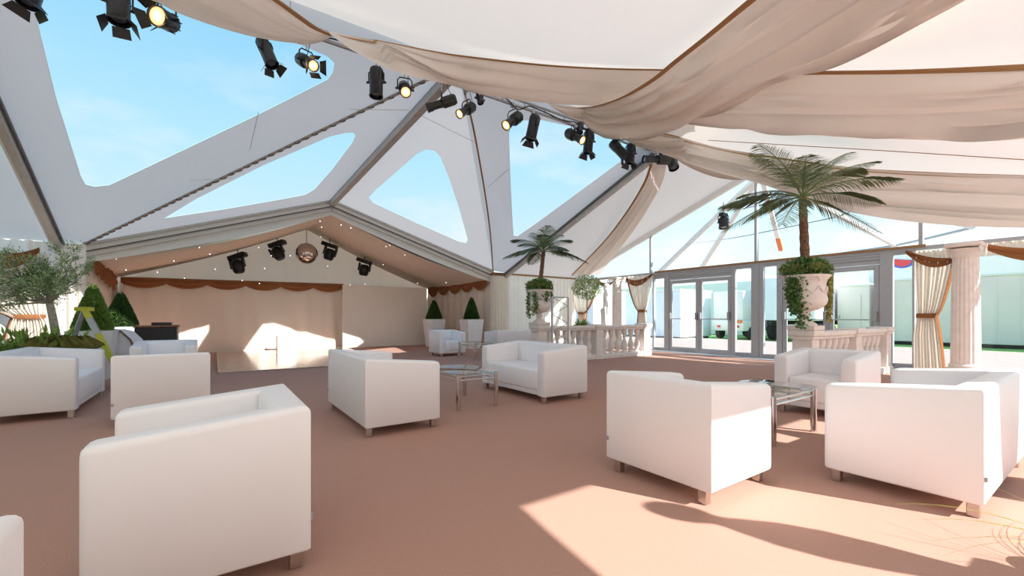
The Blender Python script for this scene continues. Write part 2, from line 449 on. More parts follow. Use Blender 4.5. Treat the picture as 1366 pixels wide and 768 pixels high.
# posts (pixel edges give their place along the wall)
def post(a, b, z0=0, z1=ez - .05, d=.10): fr(fm, vE(a), vE(b), z0, z1, d)
post(887, 893); post(976.5, 982); post(1003, 1013); post(871.5, 873.5)
fr(fm, vE(887), vE(1013), 2.40, ez - .05)          # head
fr(fm, vE(893), vE(976.5), 2.24, 2.31, .06)        # door head rail
fr(fm, vE(893), vE(976.5), 2.34, 2.40, .05)
fr(fm, vE(893), vE(976.5), 2.31, 2.34, .03)
fr(fm, vE(872), vE(1013), 0, .05, .12)             # sill
fr(fm, vE(872), vE(887), ez - .2, ez - .05)
fr(fm, vE(982), vE(1003), .05, .12); fr(fm, vE(872), vE(887), .05, .10)
struct(fm, 'window_frame_left', M['alu'])
fm = MB()
post(1013.5, 1019.5); post(1037, 1044); post(1174, 1192); post(1217.5, 1221)
fr(fm, vE(1013.5), vE(1221), 2.40, ez - .05)
fr(fm, vE(1044), vE(1174), 2.24, 2.31, .06); fr(fm, vE(1044), vE(1174), 2.34, 2.40, .05); fr(fm, vE(1044), vE(1174), 2.31, 2.34, .03)
fr(fm, vE(1013.5), vE(1221), 0, .05, .12); fr(fm, vE(1019.5), vE(1037), .05, .12); fr(fm, vE(1192), vE(1217.5), .05, .12)
struct(fm, 'window_frame_right', M['alu'])
def pane(a, b, z0, z1, n): struct(MB().box(UE - .006, UE + .006, min(vE(a), vE(b)), max(vE(a), vE(b)), z0, z1), n, M['glass'])
pane(873.5, 887, .1, ez - .2, 'window_7'); pane(982, 1003, .12, 2.4, 'window_8'); pane(1019.5, 1037, .12, 2.4, 'window_9'); pane(1192, 1217.5, .12, 2.4, 'window_10')
def leaf(n, a, b, hinge_left):
    va, vb = vE(a), vE(b)  # va > vb
    s = .10
    d = MB()
    fr(d, va, va - s, .03, 2.23, .05); fr(d, vb + s, vb, .03, 2.23, .05)
    fr(d, va - s, vb + s, .03, .15, .05); fr(d, va - s, vb + s, 2.12, 2.23, .05)
    o = struct(d, n, M['alu'])
    g = MB().box(UE - .005, UE + .005, vb + s, va - s, .15, 2.12).build('glass_pane', M['glass'], o)
    bar = MB().tube([V((UE - .09, vb + .06, 1.03)), V((UE - .09, va - .06, 1.03))], .014, 8)
    bo = bar.build('panic_bar', M['steel'], o)
    for vv in (va - .055, vb + .055):
        h = MB().box(UE - .11, UE - .025, vv - .03, vv + .03, 1.0, 1.22, .008, 1)
        h.build('bar_housing', M['steel'], bo)
    return o
leaf('door_1', 893.5, 932.5, True); leaf('door_2', 933, 976, False)
leaf('door_3', 1044.5, 1105.5, True); leaf('door_4', 1106, 1173.5, False)
struct(MB().box(UE - .45, UE - .02, vE(1221), vE(872), -.0, .012), 'trim_threshold', M['alu'])
# clear canopy outside the gable: radiating ribs and purlins
APX = V((UE + .25, VC, 4.95))
def rib(name, px, r=.05, m=M['white_pvc'], u=15.2):
    e = [atu(x, y, u) for x, y in px][0]
    return struct(MB().beam(APX, e, .09, .09), name, m)
for (x, y, u) in ((926, 372, 15.0), (1042, 334, 16.2), (1195, 327, 15.5), (1300, 303, 13.4), (870, 372, 13.6)):
    e = atu(x, y, u); struct(MB().beam(APX, e, .12, .1), 'trim_canopy_rib', M['white_pvc'])
e1 = atu(1042, 334, 16.15); struct(MB().beam(e1.lerp(APX, .02), e1.lerp(APX, .2), .13, .11), 'trim_rib_band', M['orange'])
rim = [atu(870, 372, 13.6), atu(926, 366, 15.0), atu(985, 358, 15.9), atu(1042, 349, 16.2), atu(1120, 338, 16), atu(1195, 327, 15.5), atu(1300, 303, 13.4)]
struct(MB().tube(catmull(rim, 30), .03, 6), 'trim_canopy_rim', M['alu'])
struct(MB().tube(catmull([p.lerp(APX, .42) for p in rim], 30), .018, 6), 'trim_canopy_purlin', M['alu'])
struct(MB().tube(catmull([p.lerp(APX, .72) for p in rim], 30), .015, 6), 'trim_canopy_purlin', M['alu'])

# ================================================================ SWAGS and drapes
def band(name, top, bot, m, label=None, cat=None, n=70, k=26, nf=5, amp=.05, sag=.0, taper=(0, 0), seed=0, group=None, trim_top=True, trim_bot=False, bulge=None, ripple=.35):
    rnd = random.Random(seed)
    T = catmull(top, n); B = catmull(bot, n)
    fold = [(rnd.uniform(.03, .97), rnd.uniform(.025, .07), rnd.uniform(.4, 1.2), rnd.uniform(-.10, .10), rnd.uniform(0, 6)) for _ in range(nf)]
    rows = []
    for i in range(n):
        s = i / (n - 1); a, b = T[i], B[i]; w = b - a
        t_ = (T[min(i + 1, n - 1)] - T[max(0, i - 1)])
        nr = w.cross(t_)
        nr = nr.normalized() if nr.length > 1e-8 else V((0, 0, 1))
        if nr.z > 0: nr = -nr
        env = 1.0
        if taper[0]: env *= min(1, s / taper[0])
        if taper[1]: env *= min(1, (1 - s) / taper[1])
        env = env ** .7
        row = []
        for j in range(k + 1):
            t = j / k
            dsp = 0
            for c, wd, am, dr, ph in fold:
                cc = c + dr * math.sin(1.6 * s * PI + ph)
                x = (t - cc) / wd
                dsp += am * (math.exp(-x * x) - .6 * math.exp(-((t - cc + wd * 1.4) / wd) ** 2))
            dsp *= amp * env * math.sin(PI * min(1, max(0, t * 1.0)) ) ** .5
            bl = (bulge or 0) * math.sin(PI * t) * env
            row.append(a + w * t + nr * (dsp + bl) + V((0, 0, -sag * math.sin(PI * s) * math.sin(PI * t))))
        rows.append(row)
    mb = MB(); mb.quadmesh(rows)
    o = mb.build(name, m, smooth=True)
    if label: tag(o, label, cat, group)
    if trim_top:
        tr = MB(); 
        rr = []
        for i in range(n):
            w = (B[i] - T[i]); L = max(w.length, 1e-4); w = w / L
            tt = (T[min(i + 1, n - 1)] - T[max(0, i - 1)]); nr = w.cross(tt); nr = nr.normalized() if nr.length > 1e-8 else V((0, 0, 1))
            if nr.z > 0: nr = -nr
            h = min(.045, L * .25)
            rr.append([T[i] + nr * .006 - w * .012, T[i] + nr * .016, T[i] + w * h + nr * .014])
        tr.quadmesh(rr); tr.build('trim_ribbon', M['trim'], o, smooth=True)
    return o
def Sp(pts, off): return [onS(x, y, off) for x, y in pts]
def Vp(pts, v): return [atv(x, y, v) for x, y in pts]
def mixp(pts):   # (x, y, kind, value)
    out = []
    for x, y, k, val in pts:
        out.append(onS(x, y, val) if k == 's' else atv(x, y, val))
    return out
# A0 : left swag along the lighting bar
band('ceiling_swag', mixp([(250, -70, 'v', 4.6), (330, -28, 'v', 4.7), (372, 0, 'v', 4.9), (402, 22, 'v', 5.2), (425, 38, 'v', 5.45), (442, 47, 'v', 5.7)]),
     Vp([(130, -20), (200, -1), (240, 18), (300, 38), (350, 50), (400, 56), (430, 53), (443, 48)], 5.7), M['swag'],
     'cream swag with bronze edge, leftmost, above the spotlight seen against the blue sky', 'swag', nf=5, amp=.05, taper=(0, .25), seed=3, bulge=.06, group='ceiling swags')
# A : middle swag
band('ceiling_swag', mixp([(438, 41, 'v', 5.72), (480, 50, 'v', 5.62), (540, 61, 'v', 5.4), (580, 68, 'v', 5.22), (620, 74, 'v', 5.0), (720, 85, 's', -.1), (800, 90, 's', -.1), (885, 92, 's', -.08), (940, 93, 's', -.06), (990, 94, 's', -.06)]),
     Vp([(440, 45), (475, 70), (528, 96), (590, 111), (655, 123), (732, 135), (813, 139), (900, 138), (960, 136)], 5.4), M['swag'],
     'cream swag with bronze edge above the middle of the lighting bar', 'swag', nf=8, amp=.10, taper=(.25, 0), seed=11, bulge=.12, group='ceiling swags')
# C : long horizontal swag at the upper right
def Fp(pts, top, k):
    """hem points: same distance as the matching point of the top edge, times k"""
    T = catmull(top, 60); out = []
    for i, (x, y) in enumerate(pts):
        q = T[int(59 * i / (len(pts) - 1))]; dep = (q - EYE).dot(FWD)
        kk = k[0] + (k[1] - k[0]) * i / (len(pts) - 1)
        out.append(atd(x, y, dep * kk))
    return out
tc_ = mixp([(850, 150, 's', -.06), (905, 125, 's', -.05), (960, 106, 's', -.05), (1010, 98, 's', -.07), (1062, 95, 's', -.12), (1200, 93, 's', -.2), (1366, 87, 's', -.22), (1450, 84, 's', -.22), (1530, 80, 's', -.22)])
band('ceiling_swag', tc_, Fp([(850, 154), (905, 153), (980, 163), (1060, 174), (1150, 180), (1260, 182), (1366, 180), (1450, 177), (1530, 172)], tc_, (1, .92)), M['swag'],
     'wide gathered cream swag with bronze edge running across the upper right', 'swag', nf=11, amp=.085, taper=(.2, 0), seed=21, bulge=.05, group='ceiling swags')
# D : lower right swag in front of the gable
td_ = mixp([(775, 158, 'v', 5.9), (815, 165, 'v', 5.75), (885, 178, 's', -.3), (960, 197, 's', -.3), (1060, 214, 's', -.35), (1150, 225, 's', -.3), (1260, 231, 's', -.25), (1366, 234, 's', -.2), (1440, 236, 's', -.15)])
band('ceiling_swag', td_, Fp([(775, 161), (830, 183), (886, 206), (950, 228), (1020, 247), (1083, 270), (1140, 284), (1200, 294), (1280, 301), (1366, 304), (1440, 304)], td_, (1, .93)), M['swag'],
     'cream swag with bronze edge hanging lowest, behind the fronds of the right palm', 'swag', nf=9, amp=.10, taper=(.2, 0), seed=31, bulge=.10, group='ceiling swags')
# B : big diagonal bundle overhead
tb_ = mixp([(1120, -95, 's', -.15), (1060, -48, 's', -.15), (1000, -2, 's', -.15), (945, 44, 's', -.16), (900, 80, 's', -.2), (865, 108, 's', -.3), (820, 133, 's', -.4), (780, 143, 'v', 5.3), (733, 138, 'v', 5.7)])
band('ceiling_swag', tb_, Fp([(1440, -90), (1345, -42), (1256, 0), (1150, 52), (1050, 97), (975, 134), (910, 155), (840, 166), (790, 160), (736, 143)], tb_, (.86, 1)), M['swag'],
     'thick diagonal bundle of cream drape crossing overhead from the lighting bar', 'swag', nf=12, amp=.10, taper=(0, .25), seed=5, bulge=.12, group='ceiling swags', k=40)
# E : tail hanging to the back right corner
band('hanging_drape', [onN(868, 218, -.25), onN(858, 245, -.22), onN(835, 283, -.2), onN(805, 322, -.17), onN(762, 367, -.1)],
     [onN(889, 219, -.4), onN(884, 242, -.4), onN(868, 272, -.38), onN(842, 312, -.33), onN(800, 366, -.2)], M['swag'],
     'narrow pleated drape falling from the end of the lighting bar to the back right corner', 'drape', nf=7, amp=.07, taper=(.5, 0), seed=9, bulge=.03)

# scalloped bronze pelmets
BD = 16.1
def pelmet(name, a, b, ztop, drop, n, label, parent=None, depth=.10):
    """row of n scallops between plan points a, b"""
    a, b = V(a), V(b); L = (b - a).length; d = (b - a) / L; nr = V((d.y, -d.x, 0))
    zt = ztop if isinstance(ztop, (tuple, list)) else (ztop, ztop)
    rows = []
    K = 14
    N = n * 12
    for i in range(N + 1):
        s = i / N; ph = (s * n) % 1; sc = abs(math.sin(PI * s * n))
        dd = drop * (.55 + .45 * sc ** .8)
        z = zt[0] + (zt[1] - zt[0]) * s
        row = []
        for j in range(K + 1):
            t = j / K
            out = depth * (.3 + .7 * sc) * math.sin(PI * (.15 + .8 * t)) + .018 * math.sin(t * 5 * PI) * (.4 + sc)
            row.append(a + d * (L * s) + nr * out + V((0, 0, z - dd * t)))
        rows.append(row)
    mb = MB(); mb.quadmesh(rows)
    o = mb.build(name, M['gold'], parent, smooth=True)
    return tag(o, label, 'pelmet', 'scalloped bronze pelmets')
pr_a = atv(655, 372, VN + .15); pr_b = atv(571, 385, VB - .3)
pelmet('scalloped_pelmet', (ARb.x - .08, VB - .3, 0), (CR.x - .12, VN + .2, 0), (2.36, 2.5), .46, 5, 'scalloped bronze pelmet on the right side wall of the recess, above two topiary cones')
pelmet('scalloped_pelmet', (CL.x + .12, VN + .2, 0), (ALb.x + .12, BD - .15, 0), (2.5, 2.22), .46, 5, 'scalloped bronze pelmet on the left side wall of the recess, behind the lit topiary cone')
# backdrop of the recess
BD = 16.1
ul = atv(165, 400, BD).x; ur = atv(457, 420, BD).x
zt_l = 2.12; zt_r = 2.2
mb = MB(); rows = []
rndf = [(random.uniform(ul, ur), random.uniform(.15, .45), random.uniform(-1, 1), random.uniform(-.6, .6)) for _ in range(16)]
for j in range(17):
    t = j / 16; row = []
    for i in range(181):
        s = i / 180; u = ul + (ur - ul) * s
        w = sum(am * math.exp(-((u - c - dr * (t - .5)) / wd) ** 2) for c, wd, am, dr in rndf) * .07 + .012 * math.sin(u * 14)
        row.append(V((u, BD + w, (zt_l + (zt_r - zt_l) * s) * t)))
    rows.append(row)
mb.quadmesh(rows)
tag(mb.build('stage_backdrop', M['alcove'], smooth=True), 'loose beige fabric backdrop behind the dance floor', 'backdrop')
pelmet('scalloped_pelmet', (ul - .05, BD - .1, 0), (ur, BD - .1, 0), (zt_l + .08, zt_r + .05), .30, 6, 'long scalloped bronze pelmet above the beige backdrop and the dance floor')
pa, pb = atz(457, 463, 0), atz(569, 461, 0)
pv = 15.75
tag(MB().box(atv(457, 420, pv).x, atv(569, 420, pv).x, pv, pv + .06, 0.0, 2.2, .004, 1).build('partition_panel', M['panel']), 'plain flat cream partition panel right of the fabric backdrop', 'panel')
# dance floor
d0 = atz(298, 498, 0); df = thing('dance_floor', 'shiny parquet dance floor in front of the beige backdrop', 'dance floor', (.12, 10.05, 0))
m_ = MB().box(0, 3.6, 0, 5.6, .002, .028); m_.build('parquet_surface', M['dance'], df)
m_ = MB().box(-.05, 3.65, -.05, 0, .0, .03).box(-.05, 0, 0, 5.6, 0, .03); m_.build('edge_strip', M['chrome'], df)
# small white plinth on the dance floor
q = atz(382, 467, .03)
tag(MB().box(q.x - .27, q.x + .25, 15.1, 15.5, .03, .50, .012, 2).build('white_plinth', M['pot']), 'small white cube plinth at the back of the dance floor', 'plinth')

# ================================================================ FURNITURE
def rr_section(w, z0, z1, r=.03, k=4, rb=.012):
    """closed rounded section in (s,z)"""
    pts = [(rb, z0), (w - rb, z0), (w, z0 + rb)]
    for i in range(k + 1):
        a = i / k * PI / 2; pts.append((w - r + r * math.cos(a), z1 - r + r * math.sin(a)))
    for i in range(k + 1):
        a = PI / 2 + i / k * PI / 2; pts.append((r + r * math.cos(a), z1 - r + r * math.sin(a)))
    pts.append((0, z0 + rb))
    return pts
def arm_mesh(W, D, side, t=.15, z0=.085, zb=.72, zf=.655):
    """side -1 left / +1 right (x). back at y=+D/2, front at y=-D/2"""
    mb = MB(); rows = []
    def ring(y, inset=0, mitre=False):
        row = []
        f = (D / 2 - y) / D; z1 = zb + (zf - zb) * f
        for s, z in rr_section(t, z0 + inset * .3, z1 - inset * .8):
            s2 = s if inset == 0 else t / 2 + (s - t / 2) * (1 - 1.2 * inset / t)
            yy = y - s if mitre else y
            zz = z
            if mitre: f2 = (D / 2 - yy) / D; zz = z if z < z0 + .05 else z + (zb + (zf - zb) * f2) - z1
            row.append(V((side * (W / 2 - s2), yy, zz)))
        return row
    rows.append(ring(D / 2, 0, True))
    for y in (D / 2 - t - .02, 0, -D / 2 + .06, -D / 2 + .03): rows.append(ring(y))
    rows.append(ring(-D / 2 + .012, .006)); rows.append(ring(-D / 2 + .002, .018)); rows.append(ring(-D / 2, .032))
    vs = mb.quadmesh(rows, close_u=True); mb.bm.faces.new(vs[-1]); mb.bm.faces.new(vs[0])
    return mb
def back_mesh(W, D, t=.15, z0=.085, zb=.72):
    mb = MB(); rows = []
    sec = rr_section(t, z0, zb)
    for sgn in (-1, 1):
        row = []
        for s, z in sec: row.append(V((sgn * (W / 2 - s), D / 2 - s, z if z < z0 + .05 else z - (s / D) * (.72 - .655))))
        rows.append(row)
    r0, r1 = rows
    rows = [[a.lerp(b, k / 6) for a, b in zip(r0, r1)] for k in range(7)]
    vs = mb.quadmesh(rows, close_u=True); mb.bm.faces.new(vs[-1]); mb.bm.faces.new(vs[0])
    return mb
def seat(kind, name, label, x, y, rz, group):
    """x,y centre; rz 0 = faces -y"""
    W, D = (.80, .73) if kind == 'chair' else (1.54, .74)
    t = .15
    r = thing(name, label, 'armchair' if kind == 'chair' else 'sofa', (x, y, 0), rz, group)
    arm_mesh(W, D, -1).build('arm', M['leather'], r, sharp=50); arm_mesh(W, D, 1).build('arm', M['leather'], r, sharp=50)
    back_mesh(W, D).build('backrest', M['leather'], r, sharp=50)
    MB().box(-W / 2 + t + .002, W / 2 - t - .002, -D / 2 + .02, D / 2 - t - .002, .09, .27, .012, 2).build('seat_base', M['leather'], r)
    MB().box(-W / 2 + t + .004, W / 2 - t - .004, -D / 2 + .0, D / 2 - t - .004, .15, .42, .03, 3).build('seat_cushion', M['leather'], r, sharp=60)
    for sx in (-1, 1):
        for sy in (-1, 1):
            cx, cy = sx * (W / 2 - .075), sy * (D / 2 - .05)
            MB().box(cx - .026, cx + .026, cy - .026, cy + .026, 0, .09, .003, 1).build('leg', M['chrome_leg'], r)
    MB().box(W / 2 - .02, W / 2 - .002, D / 2 - .002, D / 2 + .012, .22, .245).build('fabric_tag', M['steel'], r)
    return r
FU, FD, FL, FR = PI, 0, -PI / 2, PI / 2   # facing +y, -y, -x, +x
gC, gS = 'white cube armchairs', 'white two-seater sofas'
seat('chair', 'cube_armchair', 'large white leather armchair nearest the camera at lower left, seen from its side', -.015, 2.45, FL, gC)
seat('sofa', 'two_seat_sofa', 'white sofa cut by the lower left corner of the picture, only a corner showing', -.688, .52, FL, gS)
seat('sofa', 'two_seat_sofa', 'white sofa at the left edge, in front of the olive tree', -1.60, 7.33, FR, gS)
seat('chair', 'cube_armchair', 'white armchair with its back to us, between the far left sofa and the dance floor', -.43, 6.095, FU, gC)
seat('chair', 'cube_armchair', 'white armchair facing us, mostly hidden behind another armchair near the black table', -.62, 8.75, FD, gC)
seat('sofa', 'two_seat_sofa', 'white sofa with its back to us, left of the centre glass table', 1.50, 4.73, FR, gS)
seat('sofa', 'two_seat_sofa', 'white sofa facing us, right of the centre glass table', 3.78, 4.98, FL, gS)
seat('chair', 'cube_armchair', 'white armchair with one sunlit side, left of the glass table at the right', 2.71, 1.78, FR, gC)
seat('sofa', 'two_seat_sofa', 'big white sofa at the right edge, its back in sun', 4.17, .83, FU, gS)
seat('chair', 'cube_armchair', 'white armchair facing us below the big stone urn with palm', 5.785, 2.02, FL, gC)
seat('chair', 'cube_armchair', 'small far white armchair beside the two topiary cones', 5.48, 11.15, FD, gC)
seat('sofa', 'two_seat_sofa', 'far white sofa seen from behind, in front of the cream pleated wall', 7.20, 10.35, FU, gS)

def table(x, y, rz, label):
    r = thing('glass_coffee_table', label, 'table', (x, y, 0), rz, 'glass coffee tables')
    lx, ly = .41, .26
    for sx in (-1, 1):
        for sy in (-1, 1): MB().tube([(sx * lx, sy * ly, 0), (sx * lx, sy * ly, .42)], .027, 14).build('leg', M['chrome'], r)
    mb = MB()
    for z in (.35, .395):
        for sy in (-1, 1): mb.tube([(-lx, sy * ly, z), (lx, sy * ly, z)], .009, 8)
        for sx in (-1, 1): mb.tube([(sx * lx, -ly, z), (sx * lx, ly, z)], .009, 8)
    mb.build('rail', M['chrome'], r)
    mb = MB(); pts = []
    for k in range(72):
        a = 2 * PI * k / 72; c_, s_ = math.cos(a), math.sin(a); e = .42
        pts.append((.50 * math.copysign(abs(c_) ** e, c_), .335 * math.copysign(abs(s_) ** e, s_)))
    rows = [[V((px * k, py * k, z)) for px, py in pts] for z, k in ((.421, .985), (.425, 1), (.431, 1), (.435, .985))]
    vs = mb.quadmesh(rows, close_u=True); mb.bm.faces.new(vs[0]); mb.bm.faces.new(vs[-1])
    mb.build('glass_top', M['tglass'], r)
    return r
table(2.62, 4.92, PI / 2, 'chrome and glass coffee table between the two centre sofas')
table(4.34, 2.02, 0, 'chrome and glass coffee table in the right seating group, top reflecting blue sky')
table(5.68, 9.9, PI / 2, 'small distant chrome and glass coffee table beside the far armchair')

# ================================================================ BALUSTRADES, URNS, COLUMNS
def balustrade(x0, x1, y, posts, label, hgt=.9):
    r = thing('stone_balustrade', label, 'balustrade', (x0, y, 0), 0, 'stone balustrades')
    L = x1 - x0
    MB().box(0, L, -.14, .14, hgt - .10, hgt - .03, .012, 2).box(0, L, -.11, .11, hgt - .15, hgt - .10, .01, 1).build('top_rail', M['stone'], r)
    MB().box(0, L, -.13, .13, 0, .12, .012, 2).build('plinth_rail', M['stone'], r)
    for p in posts:
        mb = MB().box(p - .16, p + .16, -.16, .16, 0, .14, .01, 1).box(p - .13, p + .13, -.135, .135, .14, hgt - .14, .006, 1)
        mb.box(p - .18, p + .18, -.18, .18, hgt - .09, hgt, .015, 2).box(p - .155, p + .155, -.155, .155, hgt - .14, hgt - .09, .01, 1)
        mb.build('pier', M['stone'], r)
    prof = [(.07, .12), (.07, .15), (.045, .17), (.05, .2), (.078, .27), (.082, .33), (.06, .42), (.036, .50), (.034, .53), (.05, .56), (.055, .6), (.075, .68), (.075, .74), (.055, .75)]
    first = None
    for a, b in zip(posts[:-1], posts[1:]):
        n = max(1, int((b - a - .3) / .24)); 
        for k in range(n):
            xx = a + .16 + (b - a - .32) * (k + .5) / n
            MB().lathe(prof, 14, (xx, 0, 0)).build('baluster', M['stone'], r, sharp=50)
    return r
balustrade(6.15, 10.25, 7.98, [.16, 2.05, 3.94], 'pale stone balustrade left of the glass doors, behind the centre sofa')
balustrade(7.25, 10.95, 2.85, [.16, 1.95, 3.54], 'pale stone balustrade right of the glass doors, behind the right armchair')
def urn(x, y, z, sc, label, ped=True):
    r = thing('stone_urn', label, 'urn', (x, y, z), 0, 'stone urns with palms')
    s = sc
    prof = [(.01, .30), (.10, .30), (.155, .31), (.22, .345), (.265, .40), (.285, .46), (.275, .52), (.262, .60), (.262, .70), (.275, .76), (.31, .80), (.325, .82), (.325, .84), (.30, .845), (.27, .84), (.255, .80), (.01, .79)]
    MB().lathe([(a * s, b * s) for a, b in prof], 36).build('bowl', M['stone'], r, sharp=50)
    prof = [(.01, .07), (.15, .07), (.15, .09), (.11, .12), (.06, .16), (.055, .19), (.085, .215), (.085, .23), (.055, .25), (.07, .285), (.11, .305), (.01, .306)]
    MB().lathe([(a * s, b * s) for a, b in prof], 28).build('stem', M['stone'], r, sharp=50)
    MB().box(-.19 * s, .19 * s, -.19 * s, .19 * s, 0, .07 * s, .008, 1).build('foot', M['stone'], r)
    mb = MB()
    for k in range(9):
        a = 2 * PI * k / 9; p0 = V((math.cos(a) * .268 * s, math.sin(a) * .268 * s, .62 * s)); a2 = a + 2 * PI / 9
        pts = []
        for q in range(7):
            t = q / 6; aa = a + (a2 - a) * t
            pts.append(V((math.cos(aa) * .272 * s, math.sin(aa) * .272 * s, (.66 - .09 * math.sin(PI * t)) * s)))
        mb.tube(pts, .014 * s, 6)
    mb.build('garland', M['stone'], r, smooth=True)
    MB().lathe([(.001, .80 * s), (.26 * s, .80 * s), (.26 * s, .805 * s), (.001, .83 * s)], 20).build('soil', M['soil'], r)
    return r
def leafquad(bm, p, d, n, l, w):
    """diamond leaf at p, direction d, normal n"""
    d = d.normalized(); s = d.cross(n)
    s = s.normalized() if s.length > 1e-5 else d.orthogonal().normalized()
    v = [bm.verts.new(q) for q in (p, p + d * l * .5 + s * w * .5, p + d * l, p + d * l * .5 - s * w * .5)]
    bm.faces.new(v)
def rv(rnd): return V((rnd.gauss(0, 1), rnd.gauss(0, 1), rnd.gauss(0, 1))).normalized()
def palm(x, y, z, h, fl, nfr, label, seed, lean=(0, 0), rad=.05, droop=.9, dens=46, spec=None):
    rnd = random.Random(seed)
    r = thing('potted_palm', label, 'palm', (x, y, z), 0, 'palms in the urns')
    pts = [V((lean[0] * t, lean[1] * t, h * t)) for t in [k / 14 for k in range(15)]]
    rs = [rad * (1.15 - .25 * k / 14) * (1 + .12 * (k % 2)) for k in range(15)]
    MB().tube(pts, rs, 12).build('trunk', M['bark'], r, sharp=80)
    top = pts[-1]
    fr_ = spec or [(2 * PI * k / nfr + rnd.uniform(-.25, .25), rnd.uniform(.25, 1.25), rnd.uniform(.8, 1.1)) for k in range(nfr)]
    for az, el, ln in fr_:
        L = fl * ln; mb = MB(); sp = []
        d = V((math.cos(az), math.sin(az), 0)); up0 = math.sin(el); ho = math.cos(el)
        N = 16
        for k in range(N + 1):
            t = k / N
            sp.append(top + d * (L * t * (ho * .9 + .22 * t)) + V((0, 0, L * (up0 * t * 1.05 - droop * .62 * t * t * (.45 + .55 * ho)))))
        mb.tube(sp, [.012 * fl * (1 - .8 * k / N) for k in range(N + 1)], 5)
        side = d.cross(V((0, 0, 1)))
        for k in range(dens):
            t = .14 + .86 * k / dens; i = min(N - 1, int(t * N)); f_ = t * N - i
            p = sp[i].lerp(sp[i + 1], f_); tg = (sp[i + 1] - sp[i]).normalized()
            ll = fl * .36 * math.sin(PI * min(1, .18 + t * .78)) ** .8
            for sg in (-1, 1):
                dr = (tg * .75 + side * sg * .8 + V((0, 0, -.22 + rnd.uniform(-.12, .12)))).normalized()
                mid = p + dr * ll * .55; end = mid + (dr + V((0, 0, -.35))).normalized() * ll * .45
                w = .0065
                nn = tg.cross(dr).normalized(); sd = dr.cross(nn).normalized() * w * .5
                v = [mb.bm.verts.new(q) for q in (p - sd, p + sd, mid + sd * 1.2, end, mid - sd * 1.2)]
                mb.bm.faces.new(v)
        mb.build('frond', M['palm'], r, nrm=False)
    return r
def foliage_ball(mb, c, rad, n, l, w, rnd, sq=(1, 1, 1), shell=.55):
    for _ in range(n):
        d = rv(rnd); rr = rad * (shell + (1 - shell) * rnd.random() ** .5)
        p = V(c) + V((d.x * rr * sq[0], d.y * rr * sq[1], d.z * rr * sq[2]))
        leafquad(mb.bm, p, (d + rv(rnd) * .9), rv(rnd), l * rnd.uniform(.6, 1.3), w * rnd.uniform(.7, 1.2))
def trailing(mb, x, y, z0, ang, R, length, n, rnd, l=.065, w=.05, spread=.06):
    c = V((x, y, 0))
    for k in range(n):
        t = k / n
        rr = R * (1.0 if t > .15 else .7 + 2 * t); rr += .02 + .03 * rnd.random()
        z = z0 + .04 * math.sin(PI * min(1, t * 5)) - length * max(0, t - .08)
        a = ang + math.sin(t * 5 + ang * 3) * .10 + rnd.gauss(0, spread) * 3 * (1 - .4 * t)
        p = V((x + math.cos(a) * rr, y + math.sin(a) * rr, z + rnd.gauss(0, .02)))
        leafquad(mb.bm, p, V((math.cos(a), math.sin(a), -.9)) + rv(rnd) * .7, rv(rnd), l * rnd.uniform(.6, 1.2), w * rnd.uniform(.7, 1.2))
to_cam = math.atan2(-1, -1)
def underplant(x, y, z, R, label, seed, trails, m='ivy'):
    rnd = random.Random(seed); o = thing('trailing_ivy', label, 'ivy', (x, y, z), 0, 'ivy in the urns')
    mb = MB(); foliage_ball(mb, (0, 0, .07), R * 1.25, 1500, .065, .045, rnd, (1, 1, .62), .3); mb.build('leaf_mound', M['ivy'], o, nrm=False)
    for ang, ln, n, mm in trails:
        mb = MB(); trailing(mb, 0, 0, .02, ang, R, ln, n, rnd); mb.build('trailing_stem', M[mm], o, nrm=False)
    mb = MB()
    for k in range(160):
        a = rnd.uniform(0, 2 * PI); rr = R * rnd.uniform(.2, .8); p = V((math.cos(a) * rr, math.sin(a) * rr, .02)); d = V((math.cos(a) * .7, math.sin(a) * .7, rnd.uniform(.5, 1.2))).normalized()
        q = p + d * rnd.uniform(.12, .22); e = q + (d + V((0, 0, -1.1))).normalized() * rnd.uniform(.06, .14)
        mb.tube([p, q, e], [.004, .003, .001], 4, cap=False)
    mb.build('grass_tuft', M['grassp'], o, nrm=False)
    return o
# left urn (on the first pier of the left balustrade)
lx, ly = 6.31, 7.98
urn(lx, ly, .90, .98, 'stone urn on the left balustrade, holding a small palm')
palm(lx, ly, .90 + .79, .92, .92, 13, 'small palm growing from the left stone urn', 5, (.10, -.03), .045, spec=[(a + .3, e, l) for a, e, l in
     [(0, .55, 1.05), (.5, .9, .95), (.95, .35, 1.0), (1.6, .8, .9), (2.1, .4, 1.0), (2.7, .75, 1.05), (3.2, .35, 1.1), (3.7, .9, .9), (4.3, .45, 1.0), (4.9, .8, .9), (5.5, .3, 1.1), (6.0, 1.1, .95), (1.2, 1.25, .9), (4.0, 1.3, .9)]])
underplant(lx, ly, 1.72, .24, 'ivy spilling over the rim of the left urn', 8, [(-2.6, .62, 150, 'ivy'), (3.0, .7, 130, 'ivy'), (-1.6, .30, 60, 'ivy'), (-.7, .35, 70, 'ivy')])
